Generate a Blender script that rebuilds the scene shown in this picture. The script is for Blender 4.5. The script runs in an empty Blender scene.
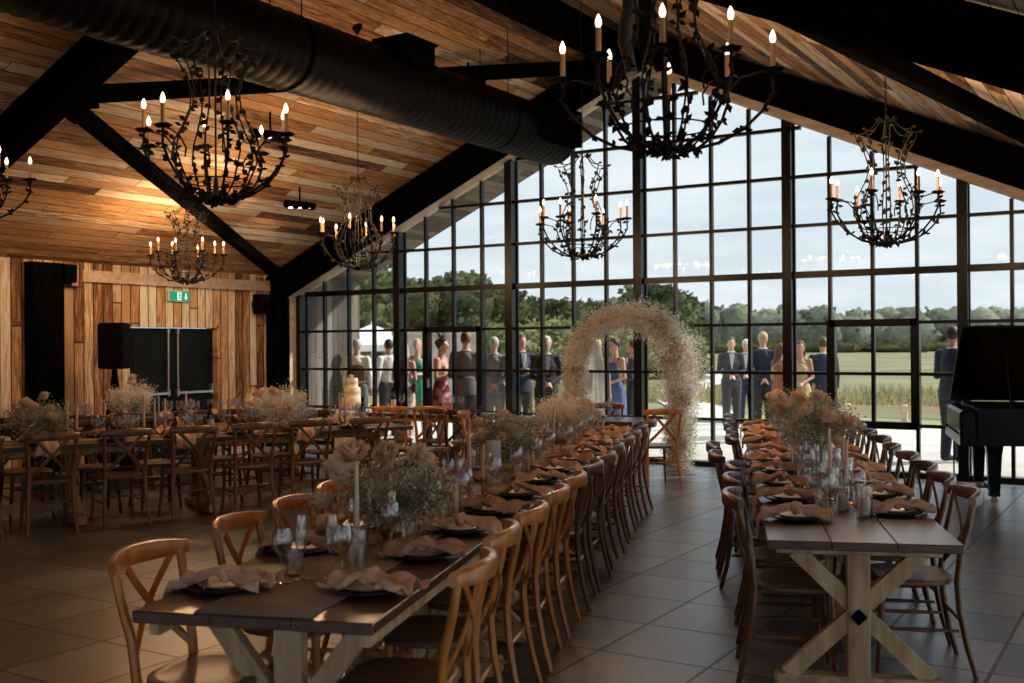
import bpy, bmesh, math, random
from mathutils import Vector, Matrix, noise, Quaternion
R = random.Random(11)
PI = math.pi
scene = bpy.context.scene
col = scene.collection
V = Vector

# ------------------------------------------------------------------ mesh helper
class MB:
    def __init__(s): s.v = []; s.f = []
    def add(s, vs, fs):
        b = len(s.v); s.v.extend([tuple(p) for p in vs]); s.f.extend([tuple(b + i for i in f) for f in fs]); return s
    def box(s, c, d, rz=0, M=None, bev=0.0):
        x, y, z = d[0] / 2, d[1] / 2, d[2] / 2
        if bev > 0:
            b = min(bev, x * .9, y * .9, z * .9); P = []; F = []
            # chamfered box: 24 vertices
            idx = {}
            for sx in (-1, 1):
                for sy in (-1, 1):
                    for sz in (-1, 1):
                        for k in range(3):
                            q = [sx * (x - b), sy * (y - b), sz * (z - b)]; q[k] = (sx, sy, sz)[k] * (x, y, z)[k]
                            idx[(sx, sy, sz, k)] = len(P); P.append(V(q))
            for k in range(3):
                a, c2 = (k + 1) % 3, (k + 2) % 3
                for sg in (-1, 1):
                    def key(u, w):
                        t = [0, 0, 0]; t[k] = sg; t[a] = u; t[c2] = w; return idx[(t[0], t[1], t[2], k)]
                    q = [key(-1, -1), key(1, -1), key(1, 1), key(-1, 1)]
                    F.append(q if sg > 0 else q[::-1])
            for k in range(3):       # edges parallel to axis k
                a, c2 = (k + 1) % 3, (k + 2) % 3
                for u in (-1, 1):
                    for w in (-1, 1):
                        def kk(t0, kx):
                            t = [0, 0, 0]; t[k] = t0; t[a] = u; t[c2] = w; return idx[(t[0], t[1], t[2], kx)]
                        q = [kk(-1, a), kk(1, a), kk(1, c2), kk(-1, c2)]
                        F.append(q if u * w < 0 else q[::-1])
            for sx in (-1, 1):
                for sy in (-1, 1):
                    for sz in (-1, 1):
                        q = [idx[(sx, sy, sz, k)] for k in range(3)]
                        F.append(q if sx * sy * sz > 0 else q[::-1])
        else:
            P = [V((a, b2, c2)) for a in (-x, x) for b2 in (-y, y) for c2 in (-z, z)]
            F = [(0, 1, 3, 2), (4, 6, 7, 5), (0, 4, 5, 1), (2, 3, 7, 6), (0, 2, 6, 4), (1, 5, 7, 3)]
        if M is not None: P = [M @ p for p in P]
        elif rz: m = Matrix.Rotation(rz, 3, 'Z'); P = [m @ p for p in P]
        c = V(c); return s.add([p + c for p in P], F)
    def beam(s, p0, p1, w, h, up=(0, 0, 1), bev=0.0):
        p0, p1 = V(p0), V(p1); y = (p1 - p0); L = y.length; y.normalize(); up = V(up)
        x = y.cross(up)
        if x.length < 1e-4: x = y.cross(V((1, 0, 0)))
        x.normalize(); z = x.cross(y)
        M = Matrix((x, y, z)).transposed()
        return s.box((p0 + p1) / 2, (w, L, h), M=M, bev=bev)
    def tube(s, pts, r, n=8, cap=True, closed=False, sx=1.0, sy=1.0, up=None):
        pts = [V(p) for p in pts]; m = len(pts)
        rs = r if isinstance(r, (list, tuple)) else [r] * m
        vs = []; fs = []; ref = V(up) if up else None; xprev = None
        for i, p in enumerate(pts):
            if closed: t = pts[(i + 1) % m] - pts[i - 1]
            else: t = pts[min(i + 1, m - 1)] - pts[max(i - 1, 0)]
            t.normalize()
            if ref is not None: x = ref - t * ref.dot(t)
            elif xprev is None:
                x = V((0, 0, 1)) if abs(t.z) < .9 else V((1, 0, 0)); x = x - t * x.dot(t)
            else: x = xprev - t * xprev.dot(t)
            if x.length < 1e-6: x = t.orthogonal()
            x.normalize(); xprev = x; y = t.cross(x)
            for k in range(n):
                a = 2 * PI * k / n
                vs.append(p + (x * math.cos(a) * sx + y * math.sin(a) * sy) * rs[i])
        for i in range(m if closed else m - 1):
            j = (i + 1) % m
            for k in range(n):
                k2 = (k + 1) % n
                fs.append((i * n + k, i * n + k2, j * n + k2, j * n + k))
        if cap and not closed:
            fs.append(tuple(range(n))[::-1]); fs.append(tuple((m - 1) * n + k for k in range(n)))
        return s.add(vs, fs)
    def lathe(s, prof, n=16, c=(0, 0, 0), cap=True):
        c = V(c); vs = []; fs = []
        for r, z in prof:
            for k in range(n):
                a = 2 * PI * k / n; vs.append(c + V((r * math.cos(a), r * math.sin(a), z)))
        for i in range(len(prof) - 1):
            for k in range(n):
                k2 = (k + 1) % n; fs.append((i * n + k, i * n + k2, (i + 1) * n + k2, (i + 1) * n + k))
        if cap:
            if prof[0][0] > 1e-5: fs.append(tuple(range(n))[::-1])
            if prof[-1][0] > 1e-5: fs.append(tuple((len(prof) - 1) * n + k for k in range(n)))
        return s.add(vs, fs)
    def ell(s, c, r, nu=10, nv=7, M=None):
        c = V(c); vs = []; fs = []
        for j in range(nv + 1):
            t = PI * j / nv
            for i in range(nu):
                a = 2 * PI * i / nu
                p = V((r[0] * math.sin(t) * math.cos(a), r[1] * math.sin(t) * math.sin(a), -r[2] * math.cos(t)))
                vs.append(c + (M @ p if M is not None else p))
        for j in range(nv):
            for i in range(nu):
                i2 = (i + 1) % nu; fs.append((j * nu + i, j * nu + i2, (j + 1) * nu + i2, (j + 1) * nu + i))
        return s.add(vs, fs)
    def prism(s, poly, z0, z1):
        n = len(poly); vs = [(x, y, z0) for x, y in poly] + [(x, y, z1) for x, y in poly]
        fs = [tuple(range(n))[::-1], tuple(range(n, 2 * n))] + [(i, (i + 1) % n, n + (i + 1) % n, n + i) for i in range(n)]
        return s.add(vs, fs)
    def solid(s, poly, off):          # 3-D polygon pushed along a vector
        n = len(poly); off = V(off); vs = [V(p) for p in poly] + [V(p) + off for p in poly]
        fs = [tuple(range(n))[::-1], tuple(range(n, 2 * n))] + [(i, (i + 1) % n, n + (i + 1) % n, n + i) for i in range(n)]
        return s.add(vs, fs)
    def fleck(s, p, size, rnd):       # one tiny folded leaf or floret
        a = V((rnd.gauss(0, 1), rnd.gauss(0, 1), rnd.gauss(0, 1))).normalized(); b = a.orthogonal().normalized(); c = a.cross(b)
        p = V(p); k = size
        return s.add([p - b * k, p + c * k * .8 + a * k * .3, p + b * k, p - c * k * .8 + a * k * .3], [(0, 1, 2, 3)])
    def xf(s, M):
        s.v = [tuple(M @ V(p)) for p in s.v]; return s
    def mesh(s, name, m, smooth=False):
        me = bpy.data.meshes.new(name); me.from_pydata(s.v, [], s.f)
        bm = bmesh.new(); bm.from_mesh(me); bmesh.ops.recalc_face_normals(bm, faces=bm.faces) if len(s.f) < 30000 else None
        bm.to_mesh(me); bm.free()
        if smooth:
            me.polygons.foreach_set('use_smooth', [True] * len(me.polygons))
            try: me.set_sharp_from_angle(angle=math.radians(smooth if smooth > 1 else 40))
            except Exception: pass
        if m is not None: me.materials.append(m)
        return me
    def build(s, name, m, parent=None, smooth=False, loc=None):
        o = bpy.data.objects.new(name, s.mesh(name, m, smooth)); col.objects.link(o)
        if parent is not None: o.parent = parent
        if loc is not None: o.location = loc
        return o

def tag(o, label=None, cat=None, group=None, kind=None):
    if label: o['label'] = label
    if cat: o['category'] = cat
    if group: o['group'] = group
    if kind: o['kind'] = kind
    return o
def thing(name, label, cat, loc=(0, 0, 0), rz=0, group=None):
    o = bpy.data.objects.new(name, None); col.objects.link(o); o.location = loc; o.rotation_euler = (0, 0, rz)
    o.empty_display_size = .1
    return tag(o, label, cat, group)
CH = {}
def kids(o): return [c for c in bpy.data.objects if c.parent == o]
def dup(root, loc, rz, label=None, group=None, scale=None):
    if root.name not in CH:
        CH[root.name] = [(c, kids(c)) for c in kids(root)]
    r = root.copy(); col.objects.link(r); r.location = loc; r.rotation_euler = (0, 0, rz)
    if scale: r.scale = (scale,) * 3
    if label: r['label'] = label
    if group: r['group'] = group
    for c, gs in CH[root.name]:
        n = c.copy(); col.objects.link(n); n.parent = r
        for g in gs:
            q = g.copy(); col.objects.link(q); q.parent = n
    return r
USED = set()
def place(proto, loc, rz, label, group=None, scale=None):
    """the first use moves the prototype itself, later ones copy it"""
    if proto.name not in USED:
        USED.add(proto.name)
        CH[proto.name] = [(c, kids(c)) for c in kids(proto)]
        proto.location = loc; proto.rotation_euler = (0, 0, rz); proto['label'] = label
        if scale: proto.scale = (scale,) * 3
        if group: proto['group'] = group
        return proto
    return dup(proto, loc, rz, label, group, scale)
def struct(name, mb, m, parent=None, smooth=False):
    o = mb.build(name, m, parent, smooth); o['kind'] = 'structure'; return o

# ------------------------------------------------------------------ materials
def newmat(name):
    m = bpy.data.materials.new(name); m.use_nodes = True; nt = m.node_tree; nt.nodes.clear()
    out = nt.nodes.new('ShaderNodeOutputMaterial'); return m, nt, out
def N(nt, t, **k):
    n = nt.nodes.new(t)
    for a, b in k.items(): setattr(n, a, b)
    return n
def ramp(nt, stops, interp='LINEAR'):
    r = N(nt, 'ShaderNodeValToRGB'); r.color_ramp.interpolation = interp
    e = r.color_ramp.elements
    while len(e) > 1: e.remove(e[-1])
    e[0].position = stops[0][0]; e[0].color = (*stops[0][1], 1)
    for p, c in stops[1:]:
        q = e.new(p); q.color = (*c, 1)
    return r
def math_(nt, op, a, b=None, c=None):
    n = N(nt, 'ShaderNodeMath', operation=op)
    for i, x in enumerate((a, b, c)):
        if x is None: continue
        if isinstance(x, (int, float)): n.inputs[i].default_value = x
        else: nt.links.new(x, n.inputs[i])
    return n.outputs[0]
def prin(nt, out, rough=.5, metal=0, coat=0, spec=.5):
    p = N(nt, 'ShaderNodeBsdfPrincipled'); p.inputs['Roughness'].default_value = rough; p.inputs['Metallic'].default_value = metal
    p.inputs['Coat Weight'].default_value = coat; p.inputs['Coat Roughness'].default_value = .22; p.inputs['Specular IOR Level'].default_value = spec
    nt.links.new(p.outputs[0], out.inputs[0]); return p
def plain(name, c, rough=.5, metal=0, var=.12, scale=8, coat=0, bump=0, spec=.5, rnd=0, c2=None, sss=0):
    """colour broken up by noise; rnd shifts the value from object to object"""
    m, nt, out = newmat(name); p = prin(nt, out, rough, metal, coat, spec)
    tc = N(nt, 'ShaderNodeTexCoord'); no = N(nt, 'ShaderNodeTexNoise'); no.inputs['Scale'].default_value = scale; no.inputs['Detail'].default_value = 4
    nt.links.new(tc.outputs['Object'], no.inputs['Vector'])
    a = tuple(max(0, x * (1 - var)) for x in c); b = tuple(min(1, x * (1 + var)) for x in (c2 or c))
    r = ramp(nt, [(.3, a), (.7, b)]); nt.links.new(no.outputs[0], r.inputs[0])
    src = r.outputs[0]
    if rnd:
        oi = N(nt, 'ShaderNodeObjectInfo'); h = N(nt, 'ShaderNodeHueSaturation')
        v = math_(nt, 'MULTIPLY_ADD', oi.outputs['Random'], 2 * rnd, 1 - rnd); nt.links.new(v, h.inputs['Value'])
        nt.links.new(src, h.inputs['Color']); src = h.outputs[0]
    nt.links.new(src, p.inputs['Base Color'])
    if bump:
        bp = N(nt, 'ShaderNodeBump'); bp.inputs['Strength'].default_value = bump; nt.links.new(no.outputs[0], bp.inputs['Height']); nt.links.new(bp.outputs[0], p.inputs['Normal'])
    return m
def wood(name, c1, c2, rough=.45, axis='Y', scale=6, coat=0, rnd=.0, stretch=12):
    m, nt, out = newmat(name); p = prin(nt, out, rough, 0, coat)
    tc = N(nt, 'ShaderNodeTexCoord'); mp = N(nt, 'ShaderNodeMapping')
    sc = [scale * 1.0] * 3; sc['XYZ'.index(axis)] = scale / stretch; mp.inputs['Scale'].default_value = sc
    nt.links.new(tc.outputs['Object'], mp.inputs['Vector'])
    no = N(nt, 'ShaderNodeTexNoise'); no.inputs['Scale'].default_value = 3; no.inputs['Detail'].default_value = 6; no.inputs['Distortion'].default_value = .6
    nt.links.new(mp.outputs[0], no.inputs['Vector'])
    r = ramp(nt, [(.28, c1), (.5, tuple((a + b) / 2 for a, b in zip(c1, c2))), (.72, c2)]); nt.links.new(no.outputs[0], r.inputs[0]); src = r.outputs[0]
    if rnd:
        oi = N(nt, 'ShaderNodeObjectInfo'); h = N(nt, 'ShaderNodeHueSaturation')
        nt.links.new(math_(nt, 'MULTIPLY_ADD', oi.outputs['Random'], 2 * rnd, 1 - rnd), h.inputs['Value']); nt.links.new(src, h.inputs['Color']); src = h.outputs[0]
    nt.links.new(src, p.inputs['Base Color'])
    bp = N(nt, 'ShaderNodeBump'); bp.inputs['Strength'].default_value = .15; bp.inputs['Distance'].default_value = .01
    nt.links.new(no.outputs[0], bp.inputs['Height']); nt.links.new(bp.outputs[0], p.inputs['Normal'])
    return m
def planks(name, along, across, width, length, stops, rough=.7, gap=.035, grain=.45, val=1.0):
    """reclaimed boards: a random tone per board, grain along it, dark joints"""
    m, nt, out = newmat(name); p = prin(nt, out, rough, spec=.3)
    tc = N(nt, 'ShaderNodeTexCoord'); sx = N(nt, 'ShaderNodeSeparateXYZ'); nt.links.new(tc.outputs['Object'], sx.inputs[0])
    A = sx.outputs['XYZ'.index(along)]; C = sx.outputs['XYZ'.index(across)]
    u = math_(nt, 'DIVIDE', C, width); ui = math_(nt, 'FLOOR', u); uf = math_(nt, 'FRACT', u)
    wn = N(nt, 'ShaderNodeTexWhiteNoise', noise_dimensions='1D'); nt.links.new(ui, wn.inputs['W'])
    v = math_(nt, 'ADD', math_(nt, 'DIVIDE', A, length), math_(nt, 'MULTIPLY', wn.outputs[0], 7.3)); vi = math_(nt, 'FLOOR', v); vf = math_(nt, 'FRACT', v)
    cb = N(nt, 'ShaderNodeCombineXYZ'); nt.links.new(ui, cb.inputs[0]); nt.links.new(vi, cb.inputs[1])
    w2 = N(nt, 'ShaderNodeTexWhiteNoise', noise_dimensions='2D'); nt.links.new(cb.outputs[0], w2.inputs['Vector'])
    # grain
    cg = N(nt, 'ShaderNodeCombineXYZ'); nt.links.new(math_(nt, 'MULTIPLY', C, 14), cg.inputs[0]); nt.links.new(math_(nt, 'MULTIPLY', A, 1.3), cg.inputs[1]); nt.links.new(math_(nt, 'MULTIPLY', w2.outputs[0], 40), cg.inputs[2])
    no = N(nt, 'ShaderNodeTexNoise'); no.inputs['Scale'].default_value = 1.6; no.inputs['Detail'].default_value = 8; no.inputs['Roughness'].default_value = .65; no.inputs['Distortion'].default_value = 1.2
    nt.links.new(cg.outputs[0], no.inputs['Vector'])
    t = math_(nt, 'ADD', w2.outputs[0], math_(nt, 'MULTIPLY', math_(nt, 'SUBTRACT', no.outputs[0], .5), grain * 2))
    r = ramp(nt, stops); nt.links.new(t, r.inputs[0])
    hs = N(nt, 'ShaderNodeHueSaturation'); nt.links.new(r.outputs[0], hs.inputs['Color'])
    nt.links.new(math_(nt, 'MULTIPLY', math_(nt, 'MULTIPLY_ADD', no.outputs[0], 1.3, .35), val), hs.inputs['Value'])
    e1 = math_(nt, 'MINIMUM', uf, math_(nt, 'SUBTRACT', 1.0, uf)); e2 = math_(nt, 'MULTIPLY', math_(nt, 'MINIMUM', vf, math_(nt, 'SUBTRACT', 1.0, vf)), length / width)
    g = math_(nt, 'LESS_THAN', math_(nt, 'MINIMUM', e1, e2), gap)
    mx = N(nt, 'ShaderNodeMix', data_type='RGBA'); nt.links.new(g, mx.inputs[0]); nt.links.new(hs.outputs[0], mx.inputs[6]); mx.inputs[7].default_value = (.02, .012, .008, 1)
    nt.links.new(mx.outputs[2], p.inputs['Base Color'])
    bp = N(nt, 'ShaderNodeBump'); bp.inputs['Strength'].default_value = .4; bp.inputs['Distance'].default_value = .02
    nt.links.new(math_(nt, 'SUBTRACT', no.outputs[0], math_(nt, 'MULTIPLY', g, 1.5)), bp.inputs['Height']); nt.links.new(bp.outputs[0], p.inputs['Normal'])
    return m
def tiles(name):
    m, nt, out = newmat(name); p = prin(nt, out, .4, 0, .6, .5); p.inputs['Coat Roughness'].default_value = .34
    tc = N(nt, 'ShaderNodeTexCoord'); sx = N(nt, 'ShaderNodeSeparateXYZ'); nt.links.new(tc.outputs['Object'], sx.inputs[0])
    T = .62
    u = math_(nt, 'DIVIDE', math_(nt, 'ADD', sx.outputs[0], 2.64 + 62), T); v = math_(nt, 'DIVIDE', math_(nt, 'ADD', sx.outputs[1], -5.16 + 62), T)
    ui, uf, vi, vf = math_(nt, 'FLOOR', u), math_(nt, 'FRACT', u), math_(nt, 'FLOOR', v), math_(nt, 'FRACT', v)
    cb = N(nt, 'ShaderNodeCombineXYZ'); nt.links.new(ui, cb.inputs[0]); nt.links.new(vi, cb.inputs[1])
    w = N(nt, 'ShaderNodeTexWhiteNoise', noise_dimensions='2D'); nt.links.new(cb.outputs[0], w.inputs['Vector'])
    no = N(nt, 'ShaderNodeTexNoise'); no.inputs['Scale'].default_value = 1.7; no.inputs['Detail'].default_value = 8; no.inputs['Roughness'].default_value = .6; nt.links.new(tc.outputs['Object'], no.inputs['Vector'])
    t = math_(nt, 'ADD', math_(nt, 'MULTIPLY', w.outputs[0], .3), math_(nt, 'MULTIPLY', no.outputs[0], .7))
    r = ramp(nt, [(.34, (.035, .036, .038)), (.5, (.088, .092, .096)), (.66, (.16, .165, .17))]); nt.links.new(t, r.inputs[0])
    e = math_(nt, 'MINIMUM', math_(nt, 'MINIMUM', uf, math_(nt, 'SUBTRACT', 1.0, uf)), math_(nt, 'MINIMUM', vf, math_(nt, 'SUBTRACT', 1.0, vf)))
    g = math_(nt, 'LESS_THAN', e, .015)
    mx = N(nt, 'ShaderNodeMix', data_type='RGBA'); nt.links.new(g, mx.inputs[0]); nt.links.new(r.outputs[0], mx.inputs[6]); mx.inputs[7].default_value = (.015, .013, .012, 1)
    nt.links.new(mx.outputs[2], p.inputs['Base Color'])
    nt.links.new(math_(nt, 'ADD', math_(nt, 'MULTIPLY_ADD', no.outputs[0], .25, .24), math_(nt, 'MULTIPLY', g, .4)), p.inputs['Roughness'])
    bp = N(nt, 'ShaderNodeBump'); bp.inputs['Strength'].default_value = .25; bp.inputs['Distance'].default_value = .01
    nt.links.new(math_(nt, 'SUBTRACT', math_(nt, 'MULTIPLY', no.outputs[0], .4), g), bp.inputs['Height']); nt.links.new(bp.outputs[0], p.inputs['Normal'])
    return m
def glassy(name, tint=(.97, .98, .98), base=.04, rough=.02, ior=1.45, power=4.0):
    m, nt, out = newmat(name)
    t = N(nt, 'ShaderNodeBsdfTransparent'); t.inputs[0].default_value = (*tint, 1)
    g = N(nt, 'ShaderNodeBsdfGlossy'); g.inputs['Roughness'].default_value = rough
    f = N(nt, 'ShaderNodeLayerWeight'); f.inputs[0].default_value = .5
    tc = N(nt, 'ShaderNodeTexCoord'); no = N(nt, 'ShaderNodeTexNoise'); no.inputs['Scale'].default_value = 2; nt.links.new(tc.outputs['Object'], no.inputs['Vector'])
    bp = N(nt, 'ShaderNodeBump'); bp.inputs['Strength'].default_value = .02; nt.links.new(no.outputs[0], bp.inputs['Height']); nt.links.new(bp.outputs[0], g.inputs['Normal'])
    fr = math_(nt, 'MULTIPLY_ADD', math_(nt, 'POWER', f.outputs['Facing'], power), ior - .8, base)
    x = N(nt, 'ShaderNodeMixShader'); nt.links.new(fr, x.inputs[0])
    nt.links.new(t.outputs[0], x.inputs[1]); nt.links.new(g.outputs[0], x.inputs[2]); nt.links.new(x.outputs[0], out.inputs[0]); return m
def glow(name, c, s):
    m, nt, out = newmat(name); e = N(nt, 'ShaderNodeEmission'); e.inputs[1].default_value = s
    tc = N(nt, 'ShaderNodeTexCoord'); no = N(nt, 'ShaderNodeTexNoise'); nt.links.new(tc.outputs['Object'], no.inputs['Vector'])
    r = ramp(nt, [(.2, tuple(x * .95 for x in c)), (.8, c)]); nt.links.new(no.outputs[0], r.inputs[0]); nt.links.new(r.outputs[0], e.inputs[0])
    nt.links.new(e.outputs[0], out.inputs[0]); return m
def petals(name, stops, scale=2.5, rough=.8, trans=.3):
    m, nt, out = newmat(name); tc = N(nt, 'ShaderNodeTexCoord')
    n1 = N(nt, 'ShaderNodeTexNoise'); n1.inputs['Scale'].default_value = scale; n1.inputs['Detail'].default_value = 3; nt.links.new(tc.outputs['Object'], n1.inputs['Vector'])
    n2 = N(nt, 'ShaderNodeTexNoise'); n2.inputs['Scale'].default_value = scale * 25; nt.links.new(tc.outputs['Object'], n2.inputs['Vector'])
    t = math_(nt, 'ADD', n1.outputs[0], math_(nt, 'MULTIPLY', math_(nt, 'SUBTRACT', n2.outputs[0], .5), .9))
    r = ramp(nt, stops); nt.links.new(t, r.inputs[0])
    d = N(nt, 'ShaderNodeBsdfDiffuse'); tr = N(nt, 'ShaderNodeBsdfTranslucent'); x = N(nt, 'ShaderNodeMixShader'); x.inputs[0].default_value = trans
    for q in (d, tr): nt.links.new(r.outputs[0], q.inputs[0])
    nt.links.new(d.outputs[0], x.inputs[1]); nt.links.new(tr.outputs[0], x.inputs[2]); nt.links.new(x.outputs[0], out.inputs[0]); return m

M = {}
RECL = [(0, (.05, .026, .015)), (.12, (.19, .09, .038)), (.26, (.36, .18, .07)), (.42, (.52, .31, .15)), (.54, (.30, .135, .045)), (.66, (.50, .36, .22)), (.8, (.72, .62, .48)), (.9, (.46, .40, .33)), (1, (.40, .23, .11))]
M['ceil'] = planks('ceiling_boards', 'Y', 'X', .145, 2.7, RECL, grain=.42)
M['wallw'] = planks('wall_boards', 'Z', 'Y', .155, 3.4, [(0, (.16, .07, .03)), (.18, (.42, .21, .09)), (.36, (.60, .38, .2)), (.55, (.48, .25, .11)), (.72, (.70, .53, .35)), (1, (.78, .68, .54))], grain=.55, gap=.055)
M['soff'] = planks('soffit_boards', 'Y', 'X', .14, 2.4, [(0, (.04, .028, .02)), (.5, (.11, .075, .05)), (1, (.2, .15, .11))], grain=.3)
M['clad'] = planks('outer_cladding', 'Z', 'Y', .14, 3, [(0, (.06, .05, .042)), (.5, (.12, .105, .09)), (1, (.22, .2, .17))], grain=.3)
M['trimw'] = wood('pale_trim_wood', (.5, .36, .24), (.76, .62, .47), .6, 'X', 4)
M['floor'] = tiles('stone_tiles')
M['steel'] = plain('black_steel', (.003, .0034, .0037), .7, 0, .3, 5, spec=.0)
M['mull'] = plain('window_steel', (.004, .005, .0055), .3, 0, .25, 4, spec=.32)
M['iron'] = plain('wrought_iron', (.003, .0028, .0028), .65, 0, .4, 30, spec=.2)
M['duct'] = plain('black_duct_metal', (.003, .0028, .0026), .5, 0, .3, 3, spec=.05)
M['glass'] = glassy('window_glass', (.985, .995, .992), .02, .0)
M['crystal'] = glassy('drinking_glass', (.99, .99, .995), .085, .05, 1.9, 2.0)
M['chair'] = wood('chair_wood', (.085, .034, .015), (.21, .09, .036), .32, 'Z', 5, .45, .35)
M['seat'] = wood('chair_seat_wood', (.10, .05, .028), (.2, .10, .055), .42, 'Y', 8, .25, .2)
M['hchair'] = wood('honey_lit_chair_wood', (.33, .105, .02), (.66, .26, .055), .3, 'Z', 5, .45, .15)  # chair wood brightened: warm light on the near chairs is put into colour
M['wchair'] = wood('walnut_chair_wood', (.035, .014, .009), (.11, .045, .022), .3, 'Z', 5, .5, .3)
M['dchair'] = wood('dark_chair_wood', (.025, .012, .008), (.07, .03, .016), .4, 'Z', 5, .2, .15)
M['dwood'] = wood('dark_table_wood', (.03, .013, .008), (.115, .05, .028), .3, 'Y', 3, .35, .08)
M['rawwood'] = wood('raw_timber', (.34, .19, .09), (.74, .56, .36), .6, 'Z', 4, 0, .06, 7)
M['runner'] = plain('taupe_linen', (.33, .25, .205), .85, 0, .15, 60, bump=.2)
M['napkin'] = plain('terracotta_napkin', (.60, .34, .245), .8, 0, .12, 14, rnd=.18, c2=(.76, .50, .39))
M['plate'] = plain('charcoal_stoneware', (.035, .032, .03), .35, 0, .3, 30, coat=.3)
M['dish'] = plain('pale_stoneware', (.55, .5, .46), .35, 0, .1, 20, coat=.2)
M['taper'] = plain('peach_wax', (.76, .5, .38), .45, 0, .06, 10)
M['cream'] = plain('cream_wax', (.75, .62, .46), .45, 0, .06, 10)
M['sleeve'] = plain('candle_sleeve', (.42, .24, .12), .6, 0, .1, 20)
M['bulb'] = glow('candle_bulb', (1, .62, .36), 5.0)
M['brass'] = plain('aged_brass', (.45, .3, .12), .35, .9, .15, 20)
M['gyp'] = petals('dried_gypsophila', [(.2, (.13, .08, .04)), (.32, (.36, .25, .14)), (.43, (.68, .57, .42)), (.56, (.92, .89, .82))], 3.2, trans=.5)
M['gypt'] = petals('table_gypsophila', [(.16, (.2, .21, .13)), (.3, (.52, .52, .40)), (.42, (.78, .76, .67)), (.55, (.90, .89, .83))], 6, trans=.4)
M['euc'] = petals('eucalyptus_and_gypsophila', [(.22, (.07, .085, .05)), (.38, (.2, .22, .14)), (.52, (.42, .42, .32)), (.64, (.8, .77, .68))], 8, trans=.35)
M['gypw'] = petals('sunlit_white_gypsophila', [(.25, (.5, .43, .33)), (.4, (.84, .8, .72)), (.6, (.94, .93, .9))], 4, trans=.5)
M['rose'] = petals('peach_rose', [(.25, (.70, .46, .33)), (.5, (.84, .64, .5)), (.75, (.92, .8, .7))], 9)
M['rosec'] = petals('cream_rose', [(.2, (.6, .42, .28)), (.5, (.78, .64, .48)), (.8, (.86, .78, .66))], 9)
M['stem'] = plain('dry_stem', (.1, .11, .05), .7, 0, .3, 12)
M['bottle'] = plain('dark_bottle_glass', (.008, .012, .008), .08, 0, .2, 5, coat=.5)
M['blab'] = plain('bottle_label', (.6, .56, .48), .6, 0, .05, 10)
M['piano'] = plain('piano_lacquer', (.002, .002, .0022), .3, 0, .2, 3, coat=0, spec=.14)
M['blackfab'] = plain('black_stretch_cloth', (.003, .003, .0035), .85, 0, .3, 6, spec=.08)
M['doorblk'] = plain('black_door_paint', (.005, .008, .009), .5, 0, .3, 2, spec=.15)
M['silver'] = plain('brushed_steel', (.5, .5, .5), .35, .9, .05, 10)
M['white'] = plain('white_cloth', (.75, .73, .7), .8, 0, .04, 6, bump=.05)
M['icing'] = plain('white_icing', (.78, .7, .58), .55, 0, .05, 12)
M['sponge'] = plain('cake_sponge', (.66, .5, .3), .8, 0, .3, 30, bump=.2)
M['gold'] = plain('gilt', (.7, .5, .2), .3, 1, .1, 10)
# ------------------------------------------------------------------ camera, sky, sun
F_PX = 1073.9
cd = bpy.data.cameras.new('camera'); cam = bpy.data.objects.new('camera', cd); col.objects.link(cam); scene.camera = cam
cd.sensor_width = 36; cd.lens = F_PX / 1024 * 36; cd.clip_start = .05; cd.clip_end = 2000
yaw, pit, rol = 0.5516, 0.0023, 0.0068
fwd = V((-math.sin(yaw) * math.cos(pit), math.cos(yaw) * math.cos(pit), math.sin(pit)))
r0 = V((math.cos(yaw), math.sin(yaw), 0)); u0 = r0.cross(fwd)
rt = r0 * math.cos(rol) - u0 * math.sin(rol); up = u0 * math.cos(rol) + r0 * math.sin(rol)
Mc = Matrix((rt, up, -fwd)).transposed().to_4x4(); Mc.translation = V((0, 0, 1.65)); cam.matrix_world = Mc
cd.dof.use_dof = True; cd.dof.focus_distance = 7.5; cd.dof.aperture_fstop = 3.2

w = bpy.data.worlds.new('sky'); scene.world = w; w.use_nodes = True; nt = w.node_tree; nt.nodes.clear()
wo = N(nt, 'ShaderNodeOutputWorld'); bg = N(nt, 'ShaderNodeBackground'); tc = N(nt, 'ShaderNodeTexCoord')
sp = N(nt, 'ShaderNodeSeparateXYZ'); nt.links.new(tc.outputs['Generated'], sp.inputs[0])
den = math_(nt, 'ADD', math_(nt, 'MAXIMUM', sp.outputs[2], 0.0), .12)
cv = N(nt, 'ShaderNodeCombineXYZ'); nt.links.new(math_(nt, 'DIVIDE', sp.outputs[0], den), cv.inputs[0]); nt.links.new(math_(nt, 'DIVIDE', sp.outputs[1], den), cv.inputs[1])
cn = N(nt, 'ShaderNodeTexNoise'); cn.inputs['Scale'].default_value = 1.1; cn.inputs['Detail'].default_value = 7; cn.inputs['Roughness'].default_value = .55; nt.links.new(cv.outputs[0], cn.inputs['Vector'])
g1 = ramp(nt, [(0, (.43, .485, .52)), (.3, (.38, .455, .515)), (.6, (.62, .70, .78)), (1, (.85, .93, 1.0))]); nt.links.new(sp.outputs[2], g1.inputs[0])
cr = ramp(nt, [(.42, (0, 0, 0)), (.64, (1, 1, 1))]); nt.links.new(cn.outputs[0], cr.inputs[0])
cx = N(nt, 'ShaderNodeMix', data_type='RGBA'); nt.links.new(math_(nt, 'MULTIPLY', cr.outputs[0], .75), cx.inputs[0]); nt.links.new(g1.outputs[0], cx.inputs[6]); cx.inputs[7].default_value = (.55, .58, .61, 1)
nt.links.new(cx.outputs[2], bg.inputs[0]); bg.inputs[1].default_value = 1.06; nt.links.new(bg.outputs[0], wo.inputs[0])
sd = bpy.data.lights.new('sun', 'SUN'); sd.energy = 3.4; sd.angle = math.radians(2); sd.color = (1, .93, .82)
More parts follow.
